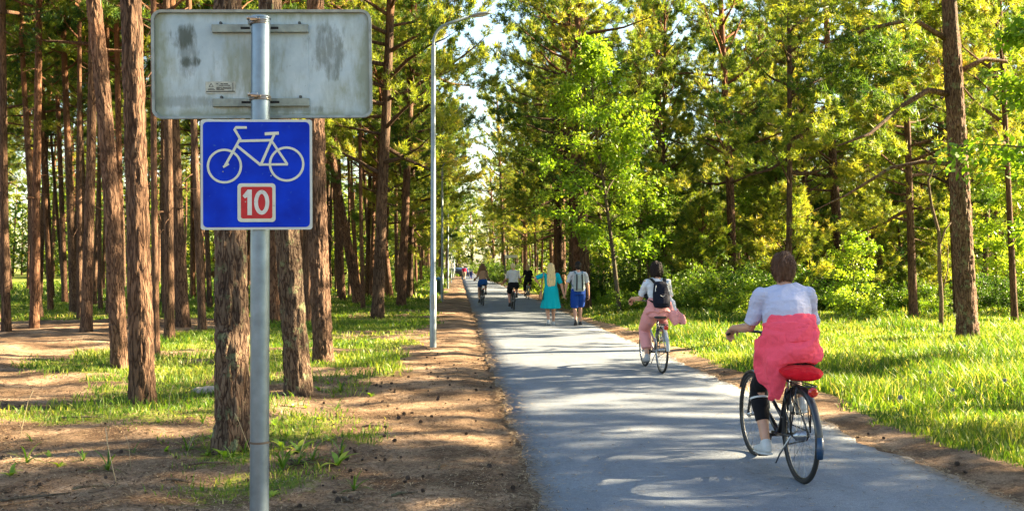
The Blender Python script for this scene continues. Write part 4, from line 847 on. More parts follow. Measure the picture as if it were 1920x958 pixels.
# ------------------------------------------------------------------ bicycles (local frame: +X forwards, origin on the ground under the rear hub)
BLK = plain('black_paint', (.015, .015, .017), .35, .2, .1, 20, coat=.3); RUB = plain('black_rubber', (.018, .018, .018), .8, 0, .2, 60, .2)
ALU = plain('brushed_alloy', (.55, .56, .58), .32, .95, .08, 30); CHR = plain('spoke_steel', (.5, .5, .5), .3, .9, .05, 30)
def bicycle(label, px, py, heading, frame_col, fname, saddle_col, sname, fender_col, fdname, rack=True, light=True, voxs=True, bar_h=1.06, tyre_r=.35, cover=None, step=True):
    p = G(px, py); root = empty('bicycle', (p.x, p.y, .0), (0, 0, math.pi/2-heading)); tag(root, label, 'bicycle')
    FM = plain(fname, frame_col, .3, .3, .06, 20, coat=.4); rh = Vector((0, 0, tyre_r)); fh = Vector((1.07, 0, tyre_r)); bb = Vector((.45, 0, .29))
    st = Vector((.27, 0, .66)); hb = Vector((.93, 0, .62)); ht = Vector((.885, 0, .82)); f = MB()
    f.tube([bb, st], .017, 10); f.tube([hb-Vector((-.01, 0, .03)), ht], .02, 10)
    f.tube([hb, Vector((.72, 0, .42)), bb], .022, 10)
    f.tube([ht-Vector((0, 0, .05)), Vector((.62, 0, .55)), Vector((.36, 0, .42))] if step else [ht-Vector((0, 0, .03)), st], .016, 8)
    for s in (-1, 1):
        f.tube([bb+Vector((0, s*.03, 0)), Vector((.3, s*.055, .31)), rh+Vector((0, s*.065, 0))], .010, 6); f.tube([st+Vector((0, s*.015, -.04)), Vector((.16, s*.055, .53)), rh+Vector((0, s*.065, 0))], .008, 6)
    fr = f.build('frame', FM, root, True)
    f = MB(); f.tube([hb+Vector((0, 0, -.02)), Vector((.955, 0, .55))], .022, 8)
    for s in (-1, 1): f.tube([Vector((.945, 0, .585)), Vector((.955, s*.055, .57)), Vector((.985, s*.055, .48)), fh+Vector((0, s*.05, 0))], [.016, .016, .015, .009], 8)
    f.build('fork', BLK, root, True)
    f = MB(); gx = .72; f.tube([ht, Vector((.865, 0, .93)), Vector((.84, 0, bar_h-.02)), Vector((.86, 0, bar_h-.01))], .015, 10)
    f.tube([(gx, .31, bar_h), (gx+.06, .27, bar_h+.002), (.85, .14, bar_h+.012), (.87, 0, bar_h-.005), (.85, -.14, bar_h+.012), (gx+.06, -.27, bar_h+.002), (gx, -.31, bar_h)], .0115, 8)
    h = f.build('handlebar', BLK, root, True)
    for s in (-1, 1):
        g = MB(); g.tube([(gx-.03, s*.335, bar_h), (gx+.06, s*.275, bar_h+.002)], .017, 10); g.build('grip', RUB, h, True)
        g = MB(); g.tube([(gx+.09, s*.25, bar_h-.01), (gx+.1, s*.28, bar_h-.03), (gx+.02, s*.335, bar_h-.045)], [.008, .006, .005], 6); g.build('brake_lever', BLK, h, True)
    hl = MB(); hl.tube([(.93, 0, .86), (.965, 0, .86), (.985, 0, .86)], [.02, .035, .03], 12); hl.build('headlight', ALU, root, 'auto')
    for (c, nm) in ((rh, 'wheel'), (fh, 'wheel')):
        w = MB(); w.tube([c+Vector(((tyre_r-.035)*math.cos(t), 0, (tyre_r-.035)*math.sin(t))) for t in [2*math.pi*i/48 for i in range(48)]], .011, 8, closed=True); wo = w.build('wheel', ALU if fname != 'black_frame' else BLK, root, True)
        t_ = MB(); t_.tube([c+Vector(((tyre_r-.018)*math.cos(t), 0, (tyre_r-.018)*math.sin(t))) for t in [2*math.pi*i/56 for i in range(56)]], .0185, 10, closed=True); t_.build('tyre', RUB, wo, True)
        k = MB()
        for i in range(28):
            a = 2*math.pi*i/28; s = 1 if i % 2 else -1; k.tube([c+Vector((.02*math.cos(a+s*1.2), s*.03, .02*math.sin(a+s*1.2))), c+Vector(((tyre_r-.04)*math.cos(a), 0, (tyre_r-.04)*math.sin(a)))], .0014, 3, cap=False)
        k.build('spokes', CHR, wo)
        hu = MB(); hu.tube([c+Vector((0, -.06, 0)), c+Vector((0, -.04, 0)), c+Vector((0, -.035, 0)), c+Vector((0, .035, 0)), c+Vector((0, .04, 0)), c+Vector((0, .06, 0))], [.012, .03, .036 if c is rh else .018, .036 if c is rh else .018, .03, .012], 14); hu.build('hub', ALU, wo, 'auto')
    FD = plain(fdname, fender_col, .35, .2, .05, 20, coat=.3)
    for (c, a0, a1) in ((rh, 25, 178), (fh, 30, 165)):
        g = MB(); r_ = tyre_r+.02; N = 26; vs = []
        for i in range(N+1):
            a = R(a0+(a1-a0)*i/N)
            for (y, dr) in ((-.027, -.012), (-.02, 0), (0, .006), (.02, 0), (.027, -.012), (.02, -.004), (0, .002), (-.02, -.004)): vs.append(c+Vector(((r_+dr)*math.cos(a), y, (r_+dr)*math.sin(a))))
        g.add(vs, [(i*8+k, i*8+(k+1) % 8, (i+1)*8+(k+1) % 8, (i+1)*8+k) for i in range(N) for k in range(8)]); g.build('mudguard', FD, root, 'auto')
    sd_ = MB(); sz = .835
    sd_.tube([st-Vector((0, 0, .1)), Vector((.235, 0, sz-.05))], .0135, 10); sd_.build('seat_post', ALU, root, True)
    s_ = MB(); s_.sweep([((.06, 0, sz), .09, .022), ((.12, 0, sz+.008), .105, .028), ((.2, 0, sz), .08, .026), ((.28, 0, sz-.002), .04, .022), ((.36, 0, sz-.006), .022, .018)], (0, 1, 0)); vox(s_, 'saddle', plain(sname, saddle_col, .5, 0, .08, 30), root, .008, 3)
    c = MB(); c.tube([bb+Vector((0, -.06, 0)), bb+Vector((0, .06, 0))], .022, 12); cr = None
    for s in (-1, 1):
        dz = -.165*s; e = bb+Vector((.035*s, s*.085, dz)); c.tube([bb+Vector((0, s*.065, 0)), e], [.013, .010], 8)
    cr = c.build('crankset', BLK, root, True)
    cw = MB(); cw.tube([bb+Vector((.088*math.cos(t), -.05, .088*math.sin(t))) for t in [2*math.pi*i/30 for i in range(30)]], .006, 6, closed=True)
    for i in range(5): a = 2*math.pi*i/5; cw.tube([bb+Vector((0, -.05, 0)), bb+Vector((.086*math.cos(a), -.05, .086*math.sin(a)))], .006, 5)
    cw.build('chainring', ALU, cr, True)
    ch = MB(); ch.tube([bb+Vector((0, -.05, .09)), rh+Vector((0, -.05, .035)), rh+Vector((-.035, -.05, 0)), rh+Vector((0, -.05, -.035)), bb+Vector((0, -.05, -.09)), bb+Vector((.088, -.05, 0))], .006, 5, closed=True); ch.build('chain', plain('chain_steel', (.1, .1, .1), .5, .8), root)
    for s in (-1, 1):
        q = MB(); q.box(bb+Vector((.035*s, s*.13, -.165*s)), (.09, .08, .02), bev=.006); q.build('pedal', BLK, cr)
    if rack:
        k = MB(); z = .735; k.tube([(.2, .04, z), (-.18, .055, z), (-.22, .03, z), (-.22, -.03, z), (-.18, -.055, z), (.2, -.04, z)], .006, 6); k.tube([(.18, 0, z), (-.2, 0, z)], .005, 5)
        for s in (-1, 1): k.tube([(-.08, s*.055, z), (0, s*.075, .37)], .006, 6); k.tube([(.04, s*.055, z), (0, s*.075, .37)], .005, 6)
        k.build('rack', BLK, root, True)
    if light:
        k = MB(); k.tube([(-.235, 0, .70), (-.25, 0, .70), (-.262, 0, .70)], [.034, .036, .022], 16); k.build('rear_light', plain('red_reflector', (.7, .01, .01), .2, coat=.8), root, 'auto')
    k = MB(); k.tube([(-.02, .08, .35), (.12, .11, .2), (.16, .13, .12)], [.008, .007, .006], 6); k.build('kickstand', ALU, root, True)
    return root

# ------------------------------------------------------------------ people
def ik(a, c, l1, l2, pole):
    a = Vector(a); c = Vector(c); d = c-a; L_ = min(d.length, (l1+l2)*.999); dn = d.normalized(); x = (l1*l1-l2*l2+L_*L_)/(2*L_); h = math.sqrt(max(l1*l1-x*x, 0)); p = Vector(pole); p = (p-dn*p.dot(dn)).normalized(); return a+dn*x+p*h
def hand(mb, w, f, n, thumb_side, curl=20, sc=1.0):
    f = Vector(f).normalized(); n = Vector(n); n = (n-f*n.dot(f)).normalized(); s = f.cross(n).normalized()*thumb_side
    mb.sweep([(w-f*.02, .025*sc, .02*sc), (w+f*.02, .034*sc, .018*sc), (w+f*.06*sc, .041*sc, .016*sc), (w+f*.088*sc, .040*sc, .013*sc)], s, 12, .4)
    for i, (o, l) in enumerate(((.030, .068), (.010, .077), (-.010, .071), (-.029, .056))):
        p = w+f*(.085 if i in (1, 2) else .078)*sc+s*o*sc; d = f.copy(); pts = [(p-f*.02, .0095*sc, .0095*sc)]; q = p
        for j, fr in enumerate((.45, .3, .25)):
            d = (Matrix.Rotation(R(curl*(.7 if j == 0 else 1)), 3, s*thumb_side*(-1)) @ d) if False else (d*math.cos(R(curl))+n*math.sin(R(curl))) if j == 0 else (d*math.cos(R(curl))+(n-d*n.dot(d)).normalized()*math.sin(R(curl)) if (n-d*n.dot(d)).length > .05 else d*math.cos(R(curl))-f*math.sin(R(curl)))
            d.normalize(); q = q+d*l*fr*sc; r_ = (.0088-.0008*j)*sc; pts.append((q, r_, r_))
        mb.sweep(pts, s if abs(d.dot(s)) < .9 else n, 8, .9)
    p = w+f*.018*sc+s*.026*sc; d = (f*.65+s*.65+n*.35).normalized(); q = p+d*.045*sc; d2 = (f*.9+s*.1+n*.45).normalized(); q2_ = q+d2*.032*sc
    mb.sweep([(p, .013*sc, .013*sc), (q, .011*sc, .011*sc), (q2_, .009*sc, .009*sc)], n, 8, .9)
def hair_strands(ho, hm, head):
    rs = np.random.default_rng(3); me = ho.data; vs = me.vertices; n_ = len(vs); V = []
    for q in rs.integers(0, n_, 2600):
        p = np.array(vs[int(q)].co); nn = np.array(vs[int(q)].normal)
        d = np.array([0, 0, -1.0])+rs.normal(0, .22, 3); d -= nn*d.dot(nn)*.9; d = d/(np.linalg.norm(d)+1e-6); s = np.cross(d, nn); s = s/(np.linalg.norm(s)+1e-6)*.0022; l = rs.uniform(.025, .055)
        a = p+nn*.001; b_ = p+d*l*.6+nn*.006; c = p+d*l+nn*.004; V += [a-s, a+s, b_+s, b_-s, b_-s, b_+s, c+s*.2, c-s*.2]
    poly_mesh('hair_strands', np.array(V), 4, hm, ho)
def person(J, label, loc, rotz, w=1.0, voxel=.007, skin_m=None, hair=('short', (.06, .03, .015), 'hair_brown'), top=None, bottom=None, shoes=None, dress=None, hand_dirs=None, cap=None, head_yaw=0, leg_r=1.0):
    """J: hip, waist, chest, neck, head, sh/el/wr/hp/kn/an/toe for sides 1 (left) and -1 (right)"""
    sk = skin_m or skin(); mb = MB(); hip, waist, chest, neck, head = [Vector(J[k]) for k in ('hip', 'waist', 'chest', 'neck', 'head')]; Yv = Vector((0, 1, 0)); shl = (Vector(J['sh', 1])+Vector(J['sh', -1]))/2
    tors = [(hip-Vector((0, 0, .06)), .15*w, .11*w), (hip+Vector((0, 0, .05)), .165*w, .12*w), (waist, .13*w, .1*w), (chest, .152*w, .112*w), (shl-Vector((0, 0, .01)), .14*w, .08*w), (neck, .06, .056)]
    mb.sweep(tors, Yv, 20); shm = (Vector(J['sh', 1]), Vector(J['sh', -1])); mb.sweep([(shm[0]-Vector((0, .02, .004)), .045, .045), (neck-Vector((0, -.05, .045)), .05, .05), (neck-Vector((0, .05, .045)), .05, .05), (shm[1]-Vector((0, -.02, .004)), .045, .045)], Vector((1, 0, 0)), 14, .5); mb.sweep([(neck-Vector((0, 0, .04)), .055, .052), (head-Vector((.01, 0, .05)), .05, .05)], Yv, 14)
    hr = Matrix.Rotation(head_yaw, 3, 'Z'); HP = lambda x, y, z: head+hr @ Vector((x, y, z))
    mb.ell(head, (.094, .075, .112), hr); mb.sweep([(HP(.02, 0, -.04), .062, .06), (HP(.045, 0, -.085), .04, .035)], hr @ Yv, 12)
    mb.sweep([(HP(.088, 0, .012), .009, .009), (HP(.108, 0, -.022), .013, .012)], hr @ Yv, 8, .6)
    mb.sweep([(HP(.082, -.03, .03), .01, .008), (HP(.09, 0, .032), .01, .006), (HP(.082, .03, .03), .01, .008)], Vector((0, 0, 1)), 8)
    for s in (-1, 1): mb.ell(HP(-.005, s*.077, -.005), (.018, .009, .03), hr, 10, 8)
    for s in (-1, 1):
        sh, el, wr, hp, kn, an, toe = [Vector(J[k, s]) for k in ('sh', 'el', 'wr', 'hp', 'kn', 'an', 'toe')]; aw = .5+.5*w
        mb.ell(sh, (.052*aw, .055*aw, .052*aw)); mb.sweep([(sh, .05*aw, .05*aw), (sh.lerp(el, .45), .043*aw, .043*aw), (el, .036*aw, .036*aw), (el.lerp(wr, .3), .038*aw, .036*aw), (wr, .025*aw, .021*aw)], (el-sh).cross(wr-el) if (el-sh).cross(wr-el).length > .001 else Yv, 14)
        fdir, ndir, cu = (hand_dirs or {}).get(s, ((wr-el), Vector((0, -s, 0)), 22)); hand(mb, wr, fdir, ndir, (1 if Vector(fdir).cross(Vector(ndir)).dot(Vector((1, 0, 0))+Vector((0, -s*.6, 0))) > 0 else -1), cu)
        lr = (.4+.6*w)*leg_r; mb.sweep([(hp+Vector((0, 0, .03)), .088*lr, .095*lr), (hp.lerp(kn, .35), .082*lr, .085*lr), (hp.lerp(kn, .8), .06*lr, .062*lr), (kn, .053*lr, .056*lr), (kn.lerp(an, .3), .054*lr, .058*lr), (kn.lerp(an, .75), .038*lr, .04*lr), (an, .033*lr, .036*lr)], Yv, 16)
        fd = (toe-an); fd.z *= 1; heel = an-Vector((fd.x, fd.y, 0)).normalized()*.045+Vector((0, 0, -.055)); mb.sweep([(an, .034, .038), (an-Vector((0, 0, .04)), .036, .045)], Yv, 12); mb.sweep([(heel, .03, .028), (heel.lerp(toe, .45), .038, .036), (toe, .036, .018)], Yv, 14)
    body = vox(mb, 'person', sk, None, voxel, 3); body.location = loc; body.rotation_euler = (0, 0, rotz); tag(body, label, 'person')
    em = MB(); [em.ell(HP(.081, s*.031, .012), (.012, .014, .008), hr, 10, 8) for s in (1,)]; em.build('eye', plain('eye_dark', (.05, .03, .02), .2), body, True); em = MB(); em.ell(HP(.081, -.031, .012), (.012, .014, .008), hr, 10, 8); em.build('eye', MATS['eye_dark'], body, True)
    mo = MB(); mo.ell(HP(.083, 0, -.055), (.008, .024, .007), hr, 12, 8); mo.build('mouth', plain('lips', (.45, .12, .1), .45), body, True)
    # hair
    st, hc, hn = hair[:3]; hm = hairmat(hn, hc); hb_ = MB()
    hb_.ell(HP(-.022, 0, .012), (.1, .092, .113), hr); hb_.ell(HP(-.04, 0, -.015), (.08, .088, .09), hr)
    if st == 'bob': hb_.ell(HP(-.03, 0, -.03), (.085, .108, .095), hr); hb_.ell(HP(-.05, 0, -.055), (.06, .09, .07), hr)
    if st == 'bun': hb_.ell(HP(-.09, 0, .05), (.05, .055, .05), hr)
    if st == 'long':
        ln = hair[3]; wd = hair[4]
        hb_.sweep([(HP(-.05, 0, .04), .085, .06), (HP(-.085, 0, -.07), wd*.95, .045), (HP(-.12, 0, -.12-ln*.35), wd*1.1, .035), (HP(-.135, .01, -.12-ln*.75), wd*.95, .03), (HP(-.12, 0, -.12-ln), wd*.5, .02)], Yv, 18)
    ho = vox(hb_, 'hair', hm, body, max(voxel, .006), 2, .016, (34, 34, 9), len(label))
    if st != 'long' and voxel < .009: hair_strands(ho, hm, head)
    if cap:
        c_ = MB(); c_.ell(HP(-.012, 0, .045), (.104, .09, .085), hr); c_.sweep([(HP(.07, 0, .05), .07, .008), (HP(.15, 0, .035), .055, .006)], hr @ Yv, 14, .3); vox(c_, 'cap', cloth(*cap), body, .006, 2)
    # clothes
    o_ = .016
    def torso_cloth(z_hem_t, add=0.0):
        t_ = [(hip.lerp(waist, z_hem_t), (.165-.03*z_hem_t)*w+o_+add, .122*w+o_+add*.6)]
        if z_hem_t < .7: t_.append((waist, .135*w+o_+add*.5, .106*w+o_))
        t_ += [(chest, .155*w+o_, .115*w+o_), (shl+Vector((0, 0, .0)), .15*w+o_, .084*w+o_), (neck-Vector((0, 0, .015)), .072, .066)]
        return t_
    aw_ = .5+.5*w
    def sleeves(mb, frac):
        for s in (-1, 1):
            sh, el, wr = [Vector(J[k, s]) for k in ('sh', 'el', 'wr')]; mb.ell(sh+Vector((0, -s*.004, 0)), (.066*aw_, .064*aw_, .061*aw_)); e = sh.lerp(el, frac)
            mb.sweep([(sh, .066*aw_, .066*aw_), (sh.lerp(e, .6), .060*aw_, .060*aw_), (e, .062*aw_, .060*aw_)], (1, 0, 0), 14, .15)
    if top:
        name, col, frac, hem = top; mb = MB(); mb.sweep([(shm[0]-Vector((0, .01, .006)), .060*aw_, .060*aw_), (neck-Vector((.01, -.075, .05)), .062, .060), (neck-Vector((.01, .075, .05)), .062, .060), (shm[1]-Vector((0, -.01, .006)), .060*aw_, .060*aw_)], Vector((1, 0, 0)), 14, .5); mb.sweep(torso_cloth(hem, .012), Yv, 22, .25); 
        if frac: sleeves(mb, frac)
        vox(mb, 'shirt' if frac else 'vest', cloth(name, col, .5, 8), body, max(voxel, .006), 3, .02, (7, 5, 15), len(label))
    if dress:
        name, col, frac, zh, fl = dress; mb = MB(); t_ = torso_cloth(0, .01)[1:]
        mb.sweep([(Vector((hip.x-.0, 0, zh)), .19*w+fl, .16*w+fl*.6), (Vector((hip.x-.01, 0, (zh+hip.z)/2)), .18*w+fl*.6, .145*w+fl*.4), (hip+Vector((-.01, 0, .02)), .175*w+o_, .135*w+o_)]+t_, Yv, 26, .12)
        if frac: sleeves(mb, frac)
        do = vox(mb, 'dress', cloth(name, col, .5, 7), body, max(voxel, .006), 2)
        me_ = do.data; co = np.zeros(len(me_.vertices)*3); me_.vertices.foreach_get('co', co); co = co.reshape(-1, 3); k_ = np.clip((hip.z+.05-co[:, 2])/(hip.z-zh), 0, 1); an_ = np.arctan2(co[:, 1], co[:, 0]-hip.x)
        f_ = 1+k_*(.06*np.sin(an_*9+co[:, 2]*3)+.04*np.sin(an_*5+1)); co[:, 0] = hip.x+(co[:, 0]-hip.x)*f_; co[:, 1] *= f_; me_.vertices.foreach_set('co', co.ravel()); me_.update()
    if bottom:
        name, col, kind, frac, loose = bottom; mb = MB(); mb.sweep([(hip-Vector((0, 0, .08)), .16*w+o_, .132*w+o_), (hip+Vector((0, 0, .05)), .172*w+o_, .137*w+o_), (hip.lerp(waist, .6), .145*w+o_*.8, .108*w+o_*.8)], Yv, 20, .3)
        for s in (-1, 1):
            hp, kn, an = [Vector(J[k, s]) for k in ('hp', 'kn', 'an')]; lr = (.4+.6*w)*leg_r
            P_ = [(hp+Vector((0, 0, .03)), .09*lr+o_, .098*lr+o_), (hp.lerp(kn, .4), .083*lr+o_*.6+loose, .086*lr+o_*.6+loose)]
            if frac <= 1: e = hp.lerp(kn, frac); P_.append((e, .066*lr+.006+loose*1.2, .068*lr+.006+loose*1.2))
            else:
                P_ += [(kn, .053*lr+.009+loose, .056*lr+.009+loose)]; ff = frac-1; P_.append((kn.lerp(an, min(ff, .35)), .055*lr+.008+loose, .059*lr+.008+loose))
                if ff > .4: P_.append((kn.lerp(an, ff), (.056-.024*ff)*lr+.008+loose, (.06-.025*ff)*lr+.008+loose))
            mb.sweep(P_, Yv, 16, .1)
        vox(mb, kind, cloth(name, col, .5, 8), body, max(voxel, .006), 2, .006, (9, 9, 9), 3)
    if shoes:
        name, col, solec = shoes
        for s in (-1, 1):
            an, toe = Vector(J['an', s]), Vector(J['toe', s]); fd = toe-an; heel = an-Vector((fd.x, fd.y, 0)).normalized()*.05+Vector((0, 0, -.055)); mb = MB()
            tip = toe+(toe-heel).normalized()*.02; mb.sweep([(heel, .04, .04), (heel.lerp(tip, .4), .047, .046), (tip, .042, .026)], Yv, 16); mb.sweep([(heel+Vector((.015, 0, 0)), .042, .046), (an-Vector((0, 0, .005)), .043, .046)], Yv, 14, .2)
            so = vox(mb, 'shoe', plain(name, col, .6, 0, .06, 30), body, .006, 2); mb = MB(); dn = Vector((0, 0, -.036)); mb.sweep([(heel+dn+Vector((-.01, 0, .0)), .042, .012), (heel.lerp(tip, .45)+dn, .046, .012), (tip+Vector((.005, 0, -.022)), .042, .011)], Yv, 14); mb.build('sole', plain('sole_'+name, solec, .6), so, True)
    return body
def rider_joints(k=1.0, lean=.0, bar_h=1.06, hip_z=.925, torso=.50):
    J = {}; hx = .20; J['hip'] = (hx, 0, hip_z); J['waist'] = (hx+.02+lean*.3, 0, hip_z+torso*.42); J['chest'] = (hx+.06+lean*.7, 0, hip_z+torso*.76); J['neck'] = (hx+.10+lean, 0, hip_z+torso*1.06); J['head'] = (hx+.14+lean*1.15, 0, hip_z+torso*1.06+.135)
    for s in (-1, 1):
        sh = Vector((hx+.09+lean*.95, s*.172*k, hip_z+torso*.905)); wr = Vector((.655, s*.305, bar_h+.045)); l1, l2 = .285, .255
        if (wr-sh).length > l1+l2-.004: f = (wr-sh).length/(l1+l2-.004); l1 *= f; l2 *= f
        J['sh', s] = sh; J['wr', s] = wr; J['el', s] = ik(sh, wr, l1, l2, (0, s*.15, -1)); hp = Vector((hx+.03, s*.09, hip_z-.01)); an = Vector((.39, s*.13, .245)) if s == 1 else Vector((.33, s*.13, .575))
        J['hp', s] = hp; J['an', s] = an; J['kn', s] = ik(hp, an, .43, .42, (1, s*.12, .1)); J['toe', s] = an+Vector((.155, 0, -.085))
    return J
GRIP = {s: (Vector((.75, s*.12, -.5)), Vector((.4, 0, -1)), 52) for s in (-1, 1)}
def rider(label_p, px, py, heading, J, **kw):
    p = G(px, py); return person(J, label_p, (p.x, p.y, 0), math.pi/2-heading, hand_dirs=GRIP, **kw)

# near cyclist -------------------------------------------------------
NX, NY, NH = 1501, 905, R(-1.0)
bicycle('black city bicycle with a red saddle cover ridden by the woman in the coral jacket', NX, NY, NH, (.02, .02, .024), 'black_frame', (.55, .01, .03), 'red_saddle', (.02, .022, .03), 'black_mudguard')
JA = rider_joints(1.08, .02, 1.06, .93, .50)
A = rider('woman cyclist in a pale lavender tee with a coral jacket tied round her waist', NX, NY, NH, JA, w=1.12, voxel=.006, hair=('short', (.15, .068, .036), 'auburn_hair'),
    top=('lavender_cotton', (.74, .74, .98), .85, .75), bottom=('black_leggings', (.012, .012, .016), 'leggings', 1.62, .0), shoes=('white_canvas', (.78, .78, .78), (.8, .8, .8)))
CORAL = cloth('coral_jersey', (1.4, .14, .22), .9, 7)
mb = MB(); h = Vector(JA['hip'])
mb.sweep([(h+Vector((-.0, 0, .13)), .2, .17), (h+Vector((.0, 0, .20)), .197, .17), (h+Vector((.02, 0, .27)), .187, .146)], (0, 1, 0), 24, .2)
mb.sweep([(h+Vector((-.02, -.005, -.05)), .215, .185), (h+Vector((-.02, 0, .04)), .225, .20), (h+Vector((-.01, 0, .14)), .212, .182), (h+Vector((.01, 0, .19)), .196, .156)], (0, 1, 0), 24, .15)
mb.sweep([(h+Vector((.02, .2, .12)), .10, .05), (h+Vector((.0, .2, -.05)), .12, .045), (h+Vector((-.02, .175, -.2)), .09, .03), (h+Vector((-.03, .14, -.33)), .025, .014)], (1, .35, 0), 18, .3)
mb.sweep([(h+Vector((-.07, .13, .1)), .06, .05), (h+Vector((-.12, .13, -.06)), .08, .035), (h+Vector((-.10, .125, -.22)), .055, .022), (h+Vector((-.07, .12, -.34)), .02, .012)], (.4, 1, 0), 18, .3)
mb.ell(h+Vector((.14, .17, .10)), (.05, .045, .055)); mb.sweep([(h+Vector((.15, .17, .09)), .03, .02), (h+Vector((.15, .2, -.04)), .04, .015), (h+Vector((.13, .2, -.12)), .03, .01)], (1, 0, 0), 12)
tj = vox(mb, 'tied_jacket', CORAL, A, .006, 2, .036, (6, 8, 9), 4)
mb = MB(); mb.sweep([(h+Vector((-.012, 0, .095)), .218, .188), (h+Vector((-.006, 0, .15)), .212, .184), (h+Vector((0, 0, .2)), .206, .178), (h+Vector((.005, 0, .235)), .2, .17)], (0, 1, 0), 26, .12); vox(mb, 'folded_layer', CORAL, tj, .006, 1, .02, (5, 5, 16), 9)
mb = MB(); kn, an = Vector(JA['kn', 1]), Vector(JA['an', 1]); c = kn.lerp(an, .20); d = (an-kn).normalized(); mb.tube([c-d*.007, c+d*.007], .0745, 24); mb.build('reflective_band', plain('reflective_white', (.85, .85, .85), .4), A, 'auto')
# red padded cover over the saddle and its drawstring bag
mb = MB(); mb.sweep([((-.12, .0, .80), .125, .035), ((-.05, 0, .81), .158, .05), ((.06, 0, .825), .15, .05), ((.17, 0, .83), .09, .04)], (0, 1, 0), 20)
bo = [o for o in bpy.data.objects if o.name == 'bicycle'][0]
fl = MB(); fl.tube([(-.372, 0, .40), (-.374, 0, .31), (-.366, 0, .25)], [.022, .026, .022], 10); fl.build('mud_flap', plain('blue_flap', (.02, .07, .16), .4), bo, True)
vox(mb, 'saddle_cover', cloth('red_cover', (.85, .006, .02), .7, 12), bo, .007, 3, .014, (11, 11, 11), 2)

# second cyclist -----------------------------------------------------
BX, BY, BH = 1241, 700, R(-2.5)
bicycle('silver step-through bicycle ridden by the woman with the black backpack', BX, BY, BH, (.6, .62, .64), 'silver_frame', (.02, .02, .02), 'black_saddle', (.5, .52, .54), 'silver_mudguard')
JB = rider_joints(.92, .0, 1.06, .93, .47)
B = rider('woman cyclist with dark bobbed hair, white tee and loose pink trousers', BX, BY, BH, JB, w=.95, voxel=.008, hair=('bob', (.025, .012, .01), 'dark_hair'),
    top=('white_cotton', (.95, .97, 1.05), .8, .3), bottom=('pink_linen', (1.1, .48, .48), 'trousers', 1.75, .03), shoes=('pale_sneaker', (.55, .55, .58), (.3, .3, .3)))
PINK = cloth('pink_linen', (1.1, .48, .48)); h = Vector(JB['hip']); mb = MB()
mb.sweep([(h+Vector((-.03, 0, -.03)), .2, .15), (h+Vector((0, 0, .1)), .175, .14), (h+Vector((.01, 0, .18)), .16, .125)], (0, 1, 0), 20, .2)
mb.sweep([(h+Vector((.05, -.16, .15)), .05, .03), (h+Vector((-.02, -.24, .0)), .07, .03), (h+Vector((-.08, -.32, -.1)), .10, .035), (h+Vector((-.1, -.34, -.2)), .06, .02)], (1, .6, 0), 16)
mb.sweep([(h+Vector((-.05, -.12, .1)), .05, .04), (h+Vector((-.1, -.2, -.08)), .09, .03), (h+Vector((-.1, -.26, -.2)), .05, .02)], (.3, 1, 0), 16)
vox(mb, 'tied_jacket', PINK, B, .009, 3, .03, (9, 9, 9), 7)
mb = MB(); mb.sweep([(h+Vector((.02, -.15, .2)), .05, .03), (h+Vector((-.05, -.21, .08)), .055, .025), (h+Vector((-.08, -.24, -.0)), .03, .015)], (.3, 1, 0), 14); vox(mb, 'white_sleeve', cloth('white_cotton', (.74, .76, .84)), B, .008, 2, .02, (9, 9, 9), 7)
def backpack(J, person_o, label, col, name, w, hgt, d, trim=None, z0=None):
    """own top-level thing riding on the wearer's back"""
    root = empty('backpack', person_o.location, person_o.rotation_euler); tag(root, label, 'backpack'); ch = Vector(J['chest']); sh = Vector(J['neck']); top = sh.z-.06 if z0 is None else z0
    bx = ch.x-.12-d*.5-.015; mb = MB(); up = Vector(J['neck'])-Vector(J['waist']); tilt = up.x/up.z; c = lambda z: Vector((bx+(z-ch.z)*tilt, 0, z))
    mb.sweep([(c(top-hgt), w*.46, d*.42), (c(top-hgt*.85), w*.52, d*.55), (c(top-hgt*.45), w*.5, d*.55), (c(top-hgt*.1), w*.42, d*.45), (c(top), w*.32, d*.28)], (0, 1, 0), 20, .3)
    M_ = cloth(name, col, .4, 14); vox(mb, 'bag', M_, root, .007, 2, .006, (12, 12, 12), 2)
    mb = MB(); mb.sweep([(c(top-hgt*.88)+Vector((-d*.5, 0, 0)), w*.36, d*.18), (c(top-hgt*.5)+Vector((-d*.5, 0, 0)), w*.36, d*.16)], (0, 1, 0), 16, .3); vox(mb, 'front_pocket', M_, root, .007, 2)
    TM = cloth(*(trim or ('strap_black', (.02, .02, .025))))
    for s in (-1, 1):
        shd = Vector(J['sh', s]); wd = .028
        mb = MB(); mb.sweep([(c(top-.02)+Vector((d*.2, s*w*.28, 0)), wd, .008), (Vector((shd.x-.05, s*.105, shd.z+.065)), wd, .008), (Vector((shd.x+.04, s*.115, shd.z+.055)), wd, .008), (Vector((shd.x+.125, s*.13, shd.z-.06)), wd, .008), (Vector((ch.x+.13, s*.15, ch.z-.06)), wd, .008), (Vector((ch.x+.03, s*.175, ch.z-.15)), wd, .008), (c(top-hgt*.85)+Vector((d*.2, s*w*.42, 0)), wd*.7, .007)], (0, 1, 0), 8, .2); mb.build('strap', TM, root, True)
    return root, c, top
r_, c_, t_ = backpack(JB, B, 'small black backpack on the back of the second cyclist', (.012, .014, .03), 'black_nylon', .26, .37, .13)
for s in (-1, 1):
    mb = MB(); mb.tube([c_(t_-.05)+Vector((-.068, s*.085, 0)), c_(t_-.1)+Vector((-.075, s*.10, 0)), c_(t_-.14)+Vector((-.078, s*.105, 0))], .006, 6); mb.build('reflective_piping', plain('piping_white', (.8, .8, .8), .4), r_)
